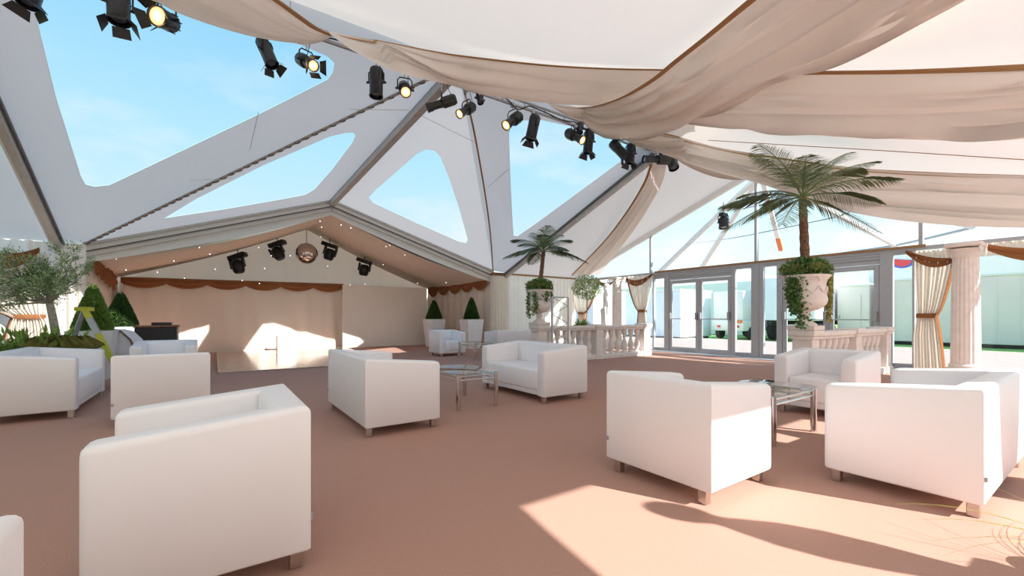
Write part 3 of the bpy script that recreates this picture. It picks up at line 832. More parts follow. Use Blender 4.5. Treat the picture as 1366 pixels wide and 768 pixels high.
# right urn
rx, ry = 7.41, 2.85
urn(rx, ry, .90, .98, 'large stone urn on the right balustrade, holding a tall palm')
palm(rx, ry, .90 + .79, 1.22, 1.22, 14, 'tall palm with wide fronds growing from the right stone urn', 6, (-.06, .02), .055, dens=60, droop=.66, spec=[(a - .62, e, l) for a, e, l in
     [(0, .3, .9), (.15, 1.05, .95), (.8, 1.1, .85), (1.5, .5, .8), (2.2, .6, .8), (3.0, .3, .9), (3.3, -.05, .95), (3.45, 1.0, 1.0), (4.2, .9, .7), (4.8, .5, .8), (5.9, .5, .95), (6.2, .8, 1.0), (2.6, 1.15, .95), (3.9, -.2, .75), (6.1, -.2, .75)]])
underplant(rx, ry, 1.72, .25, 'leafy ivy spilling over the rim of the right urn', 9, [(-3.05, .85, 300, 'ivy'), (-3.35, .65, 260, 'ivy'), (2.85, .5, 150, 'ivy'), (-1.0, .72, 210, 'ivyy'), (-.75, .5, 160, 'ivyy')])

def column(x, y, h, label, r=.19):
    c = thing('fluted_column', label, 'column', (x, y, 0), 0, 'fluted columns')
    MB().box(-r * 1.35, r * 1.35, -r * 1.35, r * 1.35, 0, .10, .01, 1).lathe([(r * 1.3, .10), (r * 1.3, .15), (r * 1.1, .18), (r * 1.15, .21), (r * 1.0, .24)], 28).build('base', M['stone'], c, sharp=50)
    MB().lathe([(r, .23), (r * .98, .9), (r * .93, h * .7), (r * .86, h - .26)], 96, fl=20, flamp=.075).build('shaft', M['stone'], c, sharp=60)
    mb = MB().lathe([(r * .86, h - .27), (r * .95, h - .25), (r * .88, h - .23), (r * .9, h - .18), (r * 1.15, h - .12), (r * 1.2, h - .10)], 28)
    mb.box(-r * 1.35, r * 1.35, -r * 1.2, r * 1.2, h - .07, h, .008, 1)
    for sx in (-1, 1):
        for sy in (-1, 1):
            cc = V((sx * r * 1.18, sy * r * 1.12, h - .14)); pts = []
            for k in range(22):
                a = k / 21 * 3.6 * PI; rr = .095 * (1 - .8 * k / 21)
                pts.append(cc + V((sx * math.cos(a + PI / 2) * rr, 0, math.sin(a + PI / 2) * rr)))
            mb.tube(pts, .013, 6)
    mb.build('capital', M['stone'], c, sharp=50)
    return c
cc = atu(1288, 400, 11.35); column(11.35, cc.y, 2.44, 'white fluted column beside the tied curtain at the right', .2)
cc = atu(823, 400, 11.45); column(11.45, cc.y, 2.44, 'white fluted column behind the left balustrade, beside the statue', .17)
column(6.9, VS + .1, 2.34, 'unseen white fluted column added on the open terrace side for its shadow', .19)  # out of view, added to throw shadow in from the terrace

# ---- curtains
def tied_curtain(name, p0, p1, ztop, ztie, x_tie, wtie, wbot, label, npl=9, swag=True, side=1, parent_w=None, tie_col='gold', border=True):
    """curtain hanging between plan points p0,p1; pulled to fraction x_tie at height ztie"""
    r = thing(name, label, 'curtain', (p0[0], p0[1], 0), 0, 'tied-back curtains')
    a = V((0, 0, 0)); b = V((p1[0] - p0[0], p1[1] - p0[1], 0)); L = b.length; d = b / L; nr = V((-d.y, d.x, 0))
    def edges(z):
        if z >= ztie:
            t = (z - ztie) / (ztop - ztie); t = t ** .62
            l = (x_tie * L - wtie / 2) * (1 - t); rr = x_tie * L + wtie / 2 + (L - x_tie * L - wtie / 2) * t
        else:
            t = (ztie - z) / ztie; t = t ** .6
            l = (x_tie * L - wtie / 2) * 1.0 - (wbot - wtie) / 2 * t; rr = x_tie * L + wtie / 2 + (wbot - wtie) / 2 * t
            l = max(l, 0 if x_tie < .5 else l)
        return l, rr
    rows = []
    for j in range(41):
        z = ztop * j / 40 + .01; l, rr = edges(min(z, ztop)); w = rr - l
        row = []
        for i in range(npl * 10 + 1):
            s = i / (npl * 10)
            am = min(.05, .02 + .02 / max(w, .12))
            row.append(d * (l + w * s) + nr * (am * math.sin(2 * PI * s * npl) + .02 * math.sin(2 * PI * s * npl * .43 + z)) + V((0, 0, z)))
        rows.append(row)
    mb = MB(); mb.quadmesh(rows); mb.build('curtain_cloth', M['curtain'], r, smooth=True)
    if border:
        e = 1 if side > 0 else 0; mb = MB(); rr_ = []
        for j in range(41):
            z = ztop * j / 40 + .01; l, rr2 = edges(min(z, ztop)); x = rr2 if e else l; sg = 1 if e else -1
            rr_.append([d * (x - sg * .005) + nr * .06 + V((0, 0, z)), d * (x + sg * .03) + nr * .0 + V((0, 0, z)), d * (x - sg * .005) - nr * .06 + V((0, 0, z))])
        mb.quadmesh(rr_); mb.build('border', M['gold'], r, smooth=True)
    mb = MB(); ring = []
    xc = x_tie * L
    for zz, k in ((-.045, 1.0), (-.02, 1.06), (.02, 1.06), (.045, 1.0)):
        ring.append([d * (xc + math.cos(q / 20 * 2 * PI) * (wtie / 2 + .02) * k) + nr * (math.sin(q / 20 * 2 * PI) * .085 * k) + V((0, 0, ztie + zz)) for q in range(20)])
    mb.quadmesh(ring, close_u=True); mb.build('tieback', M['gold'], r, smooth=True)
    return r
def drape_swag(name, p0, p1, z0, z1, drop, label, th=.16):
    """bronze swag scarf from p0 to p1 (3D ends) sagging by drop"""
    p0, p1 = V((p0[0], p0[1], z0)), V((p1[0], p1[1], z1)); n = 24; K = 12; rows = []
    d = (p1 - p0); d.z = 0; d.normalize(); nr = V((-d.y, d.x, 0))
    for i in range(n + 1):
        s = i / n; c = p0.lerp(p1, s) + V((0, 0, -drop * math.sin(PI * s) ** .9)); w = th * (.35 + .65 * math.sin(PI * s))
        rows.append([c + V((0, 0, w * (.5 - j / K))) + nr * (.05 * math.sin(PI * j / K) + .014 * math.sin(j / K * 5 * PI)) for j in range(K + 1)])
    mb = MB(); mb.quadmesh(rows); o = mb.build(name, M['gold'], smooth=True)
    return tag(o, label, 'swag', 'bronze window swags')
wu = UE - .14
# right curtain by the column (1222..1272)
v0, v1 = vE(1221), vE(1278)
tied_curtain('tied_curtain', (wu, v0), (wu, v1), 2.42, 1.12, .32, .26, .5, 'cream tied-back curtain with bronze edge, left of the right fluted column', side=1)
drape_swag('window_swag', (wu - .1, vE(1212)), (wu - .1, vE(1280)), 2.44, 2.20, .14, 'bronze swag over the curtain left of the right column', .2)
wavy((wu + .03, vE(1306), 0), (wu + .03, VS + .3, 0), 2.22, 2.46, .02, .12, 'window_valance', M['curtain'], kind=None)
tag(bpy.data.objects['window_valance'], 'short pleated cream valance at the upper right edge', 'valance')
drape_swag('window_swag', (wu - .1, vE(1309)), (wu - .1, vE(1500)), 2.44, 2.40, .26, 'bronze swag at the right edge of the picture, right of the column', .24)
# left of the doors (840..873)
tied_curtain('tied_curtain', (wu, vE(840)), (wu, vE(874)), 2.46, 1.28, .62, .28, .46, 'cream tied-back curtain directly left of the glass doors', side=-1)
drape_swag('window_swag', (wu - .08, vE(838)), (wu - .08, vE(875)), 2.42, 2.46, .22, 'bronze swag above the curtain directly left of the glass doors', .2)
# near the back right corner (797..812), pulled left
tied_curtain('tied_curtain', (wu, vE(757)), (wu, vE(803)), 2.46, 1.22, .50, .3, .5, 'cream tied-back curtain behind the statue, near the back right corner', side=1)
drape_swag('window_swag', (wu - .08, vE(800)), (wu - .08, vE(822)), 2.44, 2.30, .12, 'small bronze swag above the white statue', .16)
pane(757, 871.5, .02, ez - .06, 'window_11'); pane(1221, 1700, .02, ez - .06, 'window_12')
tied_curtain('tied_curtain', (4.35, VS + .14), (5.35, VS + .14), 2.34, 1.1, .5, .5, .8, 'cream tied-back curtain on the open terrace side, outside the frame', side=1)
# left back wall curtains
cl0 = atv(-30, 400, VN - .15).x; cl1 = atv(43, 400, VN - .15).x; cl2 = CL.x + .06
tied_curtain('tied_curtain', (cl0 - .6, VN - .2), (cl1 + .25, VN - .2), 2.35, 1.1, .82, .4, .8, 'cream curtain with bronze tie at the left edge, behind the olive tree', side=-1, npl=12)
wavy((atv(38, 400, VN - .1).x, VN - .12, 0), (cl2, VN - .12, 0), 0, 2.62, .035, .16, 'pleated_curtain', M['curtain'], kind=None, nz=3)
tag(bpy.data.objects['pleated_curtain'], 'bright sunlit cream pleated curtain behind the olive tree', 'curtain')
drape_swag('window_swag', (atv(-40, 400, VN - .35).x, VN - .35), (atv(52, 400, VN - .35).x, VN - .35), 2.42, 2.42, .25, 'bronze swag on the left wall, behind the olive tree crown', .3)
wavy((CR.x - .12, VN - .02, 0), (BR.x + .15, VN - .02, 0), 0, 2.54, .035, .13, 'pleated_curtain', M['curtain'], kind=None, nz=3)
tag(bpy.data.objects['pleated_curtain.001'], 'narrow cream pleated curtain at the corner right of the recess', 'curtain')

# ---- statue (armless draped figure)
def statue(x, y, label):
    r = thing('garden_statue', label, 'statue', (x, y, 0), math.radians(215), None); r.scale = (1.15, 1.15, 1.1)
    MB().box(-.2, .2, -.2, .2, 0, .08, .01, 1).box(-.16, .16, -.16, .16, .08, .62, .006, 1).box(-.19, .19, -.19, .19, .62, .68, .01, 1).build('pedestal', M['marble'], r)
    vs = [((0, 0, 1.30), .125, .10), ((0, 0, 1.42), .092, .08), ((0.01, 0, 1.55), .115, .085), ((0.01, 0, 1.66), .12, .08), ((.0, 0, 1.73), .05, .048), ((0, -.01, 1.79), .042, .042), ((0, -.015, 1.86), .062, .07), ((0, -.015, 1.94), .055, .062),
          ((.06, 0, 1.15), .085, .085), ((.07, -.03, .95), .065, .065), ((.06, 0, .74), .05, .05), ((-.06, 0, 1.15), .085, .085), ((-.05, .02, .95), .07, .07), ((-.05, .02, .74), .06, .06),
          ((.135, 0, 1.66), .045, .045), ((.165, .01, 1.56), .035, .035), ((-.135, 0, 1.66), .045, .045), ((-.17, .01, 1.58), .035, .035)]
    ed = [(0, 1), (1, 2), (2, 3), (3, 4), (4, 5), (5, 6), (6, 7), (0, 8), (8, 9), (9, 10), (0, 11), (11, 12), (12, 13), (3, 14), (14, 15), (3, 16), (16, 17)]
    me = bpy.data.meshes.new('figure'); me.from_pydata([v[0] for v in vs], ed, [])
    o = link('figure', me, M['marble'], r)
    md = o.modifiers.new('s', 'SKIN'); 
    for i, v in enumerate(vs): me.skin_vertices[0].data[i].radius = (v[1], v[2])
    me.skin_vertices[0].data[0].use_root = True
    md.use_smooth_shade = True
    o.modifiers.new('d', 'SUBSURF').levels = 2; o.modifiers['d'].render_levels = 2
    # drapery around the legs
    mb = MB(); rows = []
    for j in range(15):
        t = j / 14; z = .69 + t * .52
        rows.append([V((math.cos(a) * (.125 + .03 * t + .02 * math.sin(a * 9 + t * 2)) , math.sin(a) * (.11 + .02 * t + .018 * math.sin(a * 9 + t * 2)), z + .05 * math.cos(a) * t)) for a in [k / 40 * 2 * PI for k in range(40)]])
    mb.quadmesh(rows, close_u=True); mb.build('drapery', M['marble'], r, smooth=True)
    MB().lathe([(.02, 1.985), (.05, 1.98), (.068, 1.95), (.07, 1.91), (.06, 1.87), (.03, 1.86)], 16, (0, .012, 0)).lathe([(.005, 1.97), (.025, 1.96), (.028, 1.93), (.01, 1.91)], 10, (0, .07, 0)).build('hair', M['marble'], r, smooth=True)
    return r
sp = atu(808, 400, 10.6); statue(10.6, sp.y, 'white armless classical statue standing behind the left balustrade')

# ---- small tree behind balustrade
def ball_tree(x, y, zb, h, rad, label, seed):
    rnd = random.Random(seed); r = thing('standard_bay_tree', label, 'tree', (x, y, 0))
    MB().lathe([(.12, 0), (.17, .38), (.19, .4), (.16, .4), (.15, .36), (.01, .36)], 20).build('pot', M['pot'], r, sharp=50)
    MB().tube([(0, 0, .34), (.02, .01, .9), (0, 0, h - rad * .4)], [.025, .022, .018], 8).build('trunk', M['obark'], r)
    mb = MB(); foliage_ball(mb, (0, 0, h), rad, 1500, .075, .04, rnd, (1.15, 1.15, .95), .25); mb.build('crown', M['olive'], r, nrm=False)
    return r
bt = atv(783, 383, 10.3); ball_tree(bt.x, 10.3, 0, bt.z, .42, 'small round-headed tree behind the left balustrade, left of the statue', 3)
# low leafy plant in pot behind balustrade
pp = atv(776, 428, 9.2); pl = thing('potted_fern', 'small bright green potted plant just above the left balustrade rail', 'plant', (pp.x, 9.2, 0))
MB().lathe([(.12, 0), (.2, .7), (.22, .72), (.19, .72), (.18, .68), (.01, .68)], 20).build('pot', M['pot'], pl, sharp=50)
mb = MB(); rnd = random.Random(4)
for k in range(130):
    a = rnd.uniform(0, 2 * PI); e = rnd.uniform(.2, 1.3); d = V((math.cos(a) * math.cos(e), math.sin(a) * math.cos(e), math.sin(e)))
    leafquad(mb.bm, V((0, 0, .68)) + d * .08, d, rv(rnd), rnd.uniform(.2, .36), .04)
mb.build('foliage', M['boxl'], pl, nrm=False)

# ---- lattice trestle in front of balustrade
q0 = atz(738, 520, 0); 
def trestle():
    vv = 7.25; a = atv(736.5, 420, vv).x; b = atv(758, 420, vv).x
    r = thing('lattice_stand', 'upright galvanised steel lattice frame standing before the left balustrade', 'frame', (a, vv, 0))
    w = b - a; H = atv(737, 396, vv).z
    for x in (0, w): MB().tube([(x, 0, 0), (x, 0, H)], .016 if x else .024, 8).build('upright', M['steel'], r)
    MB().tube([(0, 0, H), (w, 0, H)], .014, 8).build('crossbar', M['steel'], r)
    mb = MB(); n = 8; z = H
    for k in range(n):
        mb.tube([(0 if k % 2 == 0 else w, 0, H * (1 - k / n)), (w if k % 2 == 0 else 0, 0, H * (1 - (k + 1) / n))], .008, 6)
    mb.build('lattice', M['steel'], r)
trestle()

# ================================================================ LEFT PLANTS, LADDER, TABLE
def cone(x, y, pot_w, pot_h, ch, cr, label, leafm, seed, group='cone topiaries in planters'):
    rnd = random.Random(seed); r = thing('cone_topiary', label, 'topiary', (x, y, 0), 0, group)
    a = pot_w / 2
    mb = MB(); rows = []
    for z, k in ((0, .72), (pot_h * .5, .86), (pot_h - .03, 1.0), (pot_h, 1.0), (pot_h, .88), (pot_h - .05, .86)):
        rows.append([V((sx * a * k, sy * a * k, z)) for sx, sy in ((-1, -1), (1, -1), (1, 1), (-1, 1))])
    vs = mb.quadmesh(rows, close_u=True); mb.bm.faces.new(vs[0]); mb.bm.faces.new(vs[-1]); mb.build('planter', M['pot'], r, sharp=30)
    mb = MB().lathe([(.01, pot_h - .04), (cr * .92, pot_h), (cr * .9, pot_h + ch * .1), (cr * .45, pot_h + ch * .6), (.02, pot_h + ch * .97)], 20)
    for k in range(3200):
        t = 1 - math.sqrt(rnd.random()); z = pot_h + ch * t; rr = cr * (1 - t) ** .85 * (1.02 if t > .06 else .95); an = rnd.uniform(0, 2 * PI)
        p = V((math.cos(an) * rr, math.sin(an) * rr, z)); leafquad(mb.bm, p, V((math.cos(an), math.sin(an), .5)) + rv(rnd) * .6, rv(rnd), .055, .04)
    mb.build('clipped_cone', leafm, r, nrm=False)
    return r
p = atz(581, 458, 0)
cone(atv(579, 420, 14.6).x, 14.6, .62, 1.0, .68, .27, 'narrow dark cone topiary, left of the pair by the recess side wall', M['box'], 1)
cone(atv(629, 420, 13.1).x, 13.1, .62, 1.0, .76, .25, 'narrow dark cone topiary, right of the pair, behind the far glass table', M['box'], 2)
cone(atv(124, 420, 10.4).x, 10.4, .60, .86, .80, .25, 'bright green sunlit cone topiary behind the ladder at the left', M['boxl'], 3)
cone(atv(161, 420, 12.6).x, 12.6, .62, .88, .74, .28, 'dark green cone topiary in white planter beside the black table', M['box'], 4)
# white drum / speaker seen beside planter
sd = thing('drum_stool', 'white rounded box with brown edge band between the planter and black table', 'drum', (atv(166, 450, 10.9).x, 10.9, 0), -.4)
mb = MB(); pr = [(-.24, 0), (.24, 0), (.24, .55), (.2, .66), (.05, .82), (-.1, .86), (-.24, .86)]
rows = [[V((x, yy, z)) for x, z in pr] for yy in (-.18, .18)]
vs = mb.quadmesh(rows, close_u=True); mb.bm.faces.new(vs[0]); mb.bm.faces.new(vs[1]); mb.build('body', M['pot'], sd, sharp=30)
MB().tube([(x * 1.04, -.19, z * 1.01) for x, z in [(.24, .0), (.24, .55), (.2, .66), (.05, .82), (-.1, .86)]], .018, 6).build('edge_band', M['bark'], sd)
# black table
bt0 = atv(179, 445, 11.3); bt1 = atv(236, 445, 11.3)
bx = thing('console_table', 'black skirted table with a folded cloth on top, before the backdrop', 'table', (bt0.x, 11.3, 0))
MB().box(0, bt1.x - bt0.x, 0, .6, 0, .88, .01, 1).build('skirt', M['black'], bx)
MB().box(-.02, bt1.x - bt0.x + .02, -.02, .62, .88, .92, .008, 1).build('table_top', M['bark'], bx)
tag(MB().box(bt0.x + .25, bt1.x - .1, 11.4, 11.75, .921, .98, .012, 2).build('mixing_case', M['black']), 'flat black case lying on the black skirted table', 'case')
# ladder
ld = thing('step_ladder', 'yellow and grey step ladder standing in front of the bright cone topiary', 'ladder', (0, 0, 0))
A_ = atv(111, 412, 9.2); 
lb = []
for (xb, yb, zz) in ((163, 478, 0),):
    bt_ = atv(164, 480, 8.7)
topp = atv(112, 412, 9.3); botp = atv(168, 492, 9.0); botp.z = 0
k_ = (topp.z - 0) / 1.0
off = V((-.05, .38, 0))
for m_off, nm in ((V((0, 0, 0)), 'front_stile'), (off, 'front_stile')):
    a0, b0 = topp + m_off * .6, V((botp.x, botp.y, .01)) + m_off
    MB().beam(a0, b0, .07, .03, up=(0, 1, .2)).build(nm, M['yellow'], ld)
    for t0, t1 in ((.12, .32), (.70, .78)):
        MB().beam(a0.lerp(b0, t0) + V((0, -.004, 0)), a0.lerp(b0, t1) + V((0, -.004, 0)), .074, .036, up=(0, 1, .2)).build('stile_sleeve', M['alu'], ld)
for k in range(1, 5):
    t = k / 5; a0 = topp.lerp(V((botp.x, botp.y, .01)), t); MB().beam(a0, a0 + off * (.6 + .4 * t), .08, .025).build('rung', M['alu'], ld)
for m_off in (V((0, 0, 0)), off):
    rb = atv(96, 500, 10.0); a0 = topp + m_off * .6; MB().beam(a0, V((topp.x - .42, topp.y + .5, .01)) + m_off, .05, .025).build('rear_stile', M['alu'], ld)
MB().beam(topp + V((-.03, -.02, .0)), topp + off * .6 + V((.03, .02, 0)), .16, .06).build('top_cap', M['yellow'], ld)

# olive tree
def olive(x, y, label):
    rnd = random.Random(12); r = thing('olive_tree', label, 'tree', (x, y, 0))
    H = 1.30
    MB().tube([(0, 0, .54), (.01, 0, .8), (-.03, 0, 1.1), (-.06, .01, H), (-.07, .02, H + .12)], [.055, .05, .045, .042, .03], 10).build('trunk', M['obark'], r)
    br = MB(); lf = MB(); lf2 = MB()
    root = V((-.06, .01, H))
    for k in range(26):
        az = rnd.uniform(0, 2 * PI); el = rnd.uniform(.1, 1.35); L = rnd.uniform(.42, .80) * (1.12 if abs(math.cos(az)) > .6 else .9)
        pts = [root]; d = V((math.cos(az) * math.cos(el), math.sin(az) * math.cos(el), math.sin(el)))
        for q in range(5): 
            d = (d + rv(rnd) * .22 + V((0, 0, .04))).normalized(); pts.append(pts[-1] + d * L / 5)
        br.tube(pts, [.02, .015, .012, .008, .006, .003], 5)
        for q in range(2, 6):
            for tw in range(4):
                d2 = (d + rv(rnd) * .9).normalized(); e = pts[q] + d2 * rnd.uniform(.1, .24); br.tube([pts[q], pts[q].lerp(e, .5) + rv(rnd) * .02, e], [.004, .003, .002], 4, cap=False)
                for n in range(20):
                    pz = pts[q].lerp(e, rnd.random()) + rv(rnd) * .035
                    leafquad((lf if rnd.random() < .6 else lf2).bm, pz, d2 + rv(rnd) * .8, rv(rnd), rnd.uniform(.035, .06), .014)
    br.build('branches', M['obark'], r); a = lf.build('foliage', M['olive'], r, nrm=False); b = lf2.build('foliage', M['ivy'], r, nrm=False)
    return r
ot = atv(74, 440, 8.9); olive(ot.x, 8.9, 'olive tree with thin grey trunk in a planter at the left')
tr_ = thing('plant_trough', 'long low white trough under the olive tree and shrubs', 'planter', (ot.x - .6, 8.3, 0))
MB().box(0, 1.0, 0, .85, 0, .56, .02, 2).build('trough_body', M['pot'], tr_); MB().box(.03, .97, .03, .82, .55, .57).build('soil', M['soil'], tr_)
# shrubs at its foot
rnd = random.Random(5)
sh = thing('leafy_shrub', 'broad-leaved green shrub at the foot of the olive tree', 'shrub', (ot.x - .12, 8.55, 0))
mb = MB()
for k in range(420):
    c = V((rnd.uniform(-.42, .30), rnd.uniform(-.15, .15), .57)); a = rnd.uniform(0, 2 * PI); e = rnd.uniform(0, 1.3); d = V((math.cos(a) * math.cos(e), math.sin(a) * math.cos(e) * .7, math.sin(e)))
    leafquad(mb.bm, c + d * rnd.uniform(.02, .32), d + rv(rnd) * .4, rv(rnd), rnd.uniform(.10, .18), .05)
mb.build('foliage', M['boxl'], sh, nrm=False)
sh = thing('grassy_shrub', 'yellow-green fine grassy plant right of the olive trunk', 'plant', (ot.x + .16, 8.5, 0))
mb = MB()
for k in range(900):
    c = V((rnd.uniform(-.12, .15), rnd.uniform(-.14, .14), .56)); a = rnd.uniform(0, 2 * PI); d = V((math.cos(a) * .55, math.sin(a) * .4, rnd.uniform(.5, 1.2))).normalized(); L = rnd.uniform(.16, .32)
    q = c + d * L; e = q + (d + V((0, 0, -1.2))).normalized() * L * .5; w = V((-d.y, d.x, 0)) * .004
    mb.bm.faces.new([mb.bm.verts.new(z) for z in (c - w, c + w, q + w, e, q - w)])
mb.build('blades', M['grassp'], sh, nrm=False)
# heater unit at left edge
hx = thing('air_conditioner', 'small white unit with a dark grille at the far left edge', 'appliance', (atv(6, 460, 9.6).x - .05, 9.6, 0))
MB().box(-.3, .3, -.2, .2, 0, .74, .025, 2).build('casing', M['pot'], hx)
g_ = MB().box(-.22, .18, -.215, -.2, .50, .66, .004, 1); g_.build('grille', M['lens'], hx)
# inflatable seen outside left
ci = atv(-2, 413, 16.0); tag(MB().lathe([(.01, -.12 - ci.z), (.5, -.05 - ci.z), (.75, -.4), (.75, 0), (.5, .6), (.01, .75)], 20, ci).build('inflatable_ball', M['bluebright'], smooth=True), 'bright blue inflatable outside behind the left curtain', 'inflatable')

# ================================================================ LIGHTING BAR and stage lights
BV = VR; z_bar = 4.66
def bar_pt(px):  # point of the bar seen at pixel column px
    r = ray(px, 100); k = BV / r.y; return V((r.x * k, BV, z_bar))
bar = thing('lighting_bar', 'long grey lighting bar under the ridge carrying the stage lights', 'lighting bar', (0, BV, z_bar))
u0, u1 = bar_pt(60).x - 1.5, bar_pt(893).x
mb = MB(); mb.tube([(u0, 0, 0), (u1, 0, 0)], .024, 10).build('pipe', M['steel'], bar)
MB().tube([(u0, 0, .11), (u1, 0, .11)], .024, 10).build('pipe', M['steel'], bar)
mb = MB()
for k in range(int((u1 - u0) / .45)): mb.tube([(u0 + k * .45, 0, 0), (u0 + k * .45, 0, .11)], .012, 6)
mb.build('spacer', M['steel'], bar)
rnd = random.Random(2); pts = []
k = u0
while k < u1: pts.append(V((k, -.035, .05 - abs(rnd.gauss(0, .035))))); k += .22
MB().tube(catmull(pts, 160), .011, 5).build('cable', M['black'], bar)
mb = MB()
for k in range(5):
    u = u0 + 1.2 + k * (u1 - u0 - 1.6) / 4; mb.tube([(u, 0, .1), (u, 0, ZR - z_bar - .03)], .008, 6)
mb.build('suspension', M['steel'], bar)
def axis_m(d):
    return d.to_track_quat('Z', 'Y').to_matrix()
def stage_light(kind, px, py, aim2, depth, lit, label, hang=None, length=None, rad=None, v=BV, barz=z_bar):
    """aim2 = (image right, image up, towards camera) direction the lens looks"""
    c = atv(px, py, v)
    d = (RIGHT * aim2[0] + UP * aim2[1] - FWD * aim2[2]).normalized()
    hp = V((c.x if hang is None else bar_pt(hang).x, v, barz)) if barz else None
    r = thing('stage_light', label, 'stage light', c, 0, 'stage lights on the lighting bar')
    L = length or .34; R = rad or .085; A = axis_m(d)
    if kind == 'profile':
        prof = [(.01, -L * .5), (R * .8, -L * .5), (R, -L * .42), (R, -L * .05), (R * .72, 0), (R * .72, L * .3), (R * .82, L * .32), (R * .82, L * .44), (R * .9, L * .5), (R * .78, L * .5), (R * .74, L * .46), (.01, L * .45)]
    elif kind == 'can':
        prof = [(.01, -L * .5), (R * .9, -L * .48), (R, -L * .44), (R, L * .46), (R * 1.06, L * .46), (R * 1.06, L * .5), (R * .93, L * .5), (R * .93, L * .4), (.01, L * .39)]
    else:  # fresnel
        prof = [(.01, -L * .5), (R * .7, -L * .5), (R * .95, -L * .35), (R, L * .3), (R * 1.08, L * .32), (R * 1.08, L * .5), (R * .95, L * .5), (R * .92, L * .42), (.01, L * .4)]
    MB().lathe(prof, 24, axis=A).build('housing', M['black'], r, sharp=40)
    mb = MB()
    for q in range(8):
        a = q / 8 * 2 * PI; p0 = A @ V((math.cos(a) * R * 1.0, math.sin(a) * R * 1.0, -L * .42)); p1 = A @ V((math.cos(a) * R * 1.0, math.sin(a) * R * 1.0, -L * .08)); mb.tube([p0, p1], R * .07, 4)
    mb.build('cooling_fin', M['black'], r)
    zl = L * (.462 if kind == 'profile' else .43 if kind == 'fresnel' else .41); rl = R * (.74 if kind == 'profile' else .9)
    MB().lathe([(.001, zl), (rl * .6, zl + .006), (rl, zl)], 20, axis=A).build('lens', M['lamp'] if lit else M['lens'], r, smooth=True)
    if lit: MB().lathe([(.001, zl + .012), (rl * .42, zl + .012), (rl * .5, zl + .007)], 16, axis=A).build('bulb', M['bulb'], r, smooth=True)
    # yoke
    side = d.cross(UP)
    side = side.normalized() if side.length > .15 else RIGHT.copy()
    topv = V((0, 0, 1)); yr = R * 1.18
    up_len = R * 1.9
    y_pts = [side * yr, side * yr + topv * up_len * .75, side * yr * .7 + topv * up_len, -side * yr * .7 + topv * up_len, -side * yr + topv * up_len * .75, -side * yr]
    MB().tube(y_pts, .009, 6).tube([side * (R * .9), side * (yr + .03)], .016, 8).tube([-side * (R * .9), -side * (yr + .03)], .016, 8).build('yoke', M['black'], r)
    if hp is not None:
        top = hp - c
        MB().tube([topv * up_len, topv * (up_len + .01) + (top - topv * up_len) * .5, top], .010, 6).box(top.x - .03, top.x + .03, top.y - .03, top.y + .03, top.z - .05, top.z + .03, .006, 1).build('clamp', M['steel'], r)
        mb = MB(); e = A @ V((0, 0, -L * .5)); mid = (e + top) * .5 + V((.05, 0, -.08)); mb.tube(catmull([e, mid, top + V((.05, 0, .02))], 10), .005, 5); mb.build('power_cable', M['black'], r)
    if depth:  # barn doors
        for q in range(4):
            a = q * PI / 2 + .3; ca, sa = math.cos(a), math.sin(a)
            t1 = V((-sa, ca, 0)); n1 = V((ca, sa, 0)); w0, w1 = R * .75, R * (1.15 if q % 2 == 0 else .8); fl = R * 1.15
            b = n1 * R * .98 + V((0, 0, L * .5)); o2 = b + n1 * fl * .55 + V((0, 0, fl * .75)); th = (V((0, 0, 1)) - n1).normalized() * .004
            P8 = [A @ z for z in (b - t1 * w0, b + t1 * w0, o2 + t1 * w1, o2 - t1 * w1)]; Q8 = [z + A @ th for z in P8]
            mb = MB(); mb.quadmesh([P8, Q8], close_u=True); mb.poly(P8); mb.poly(Q8); mb.build('barn_door', M['black'], r, sharp=30)
    return r
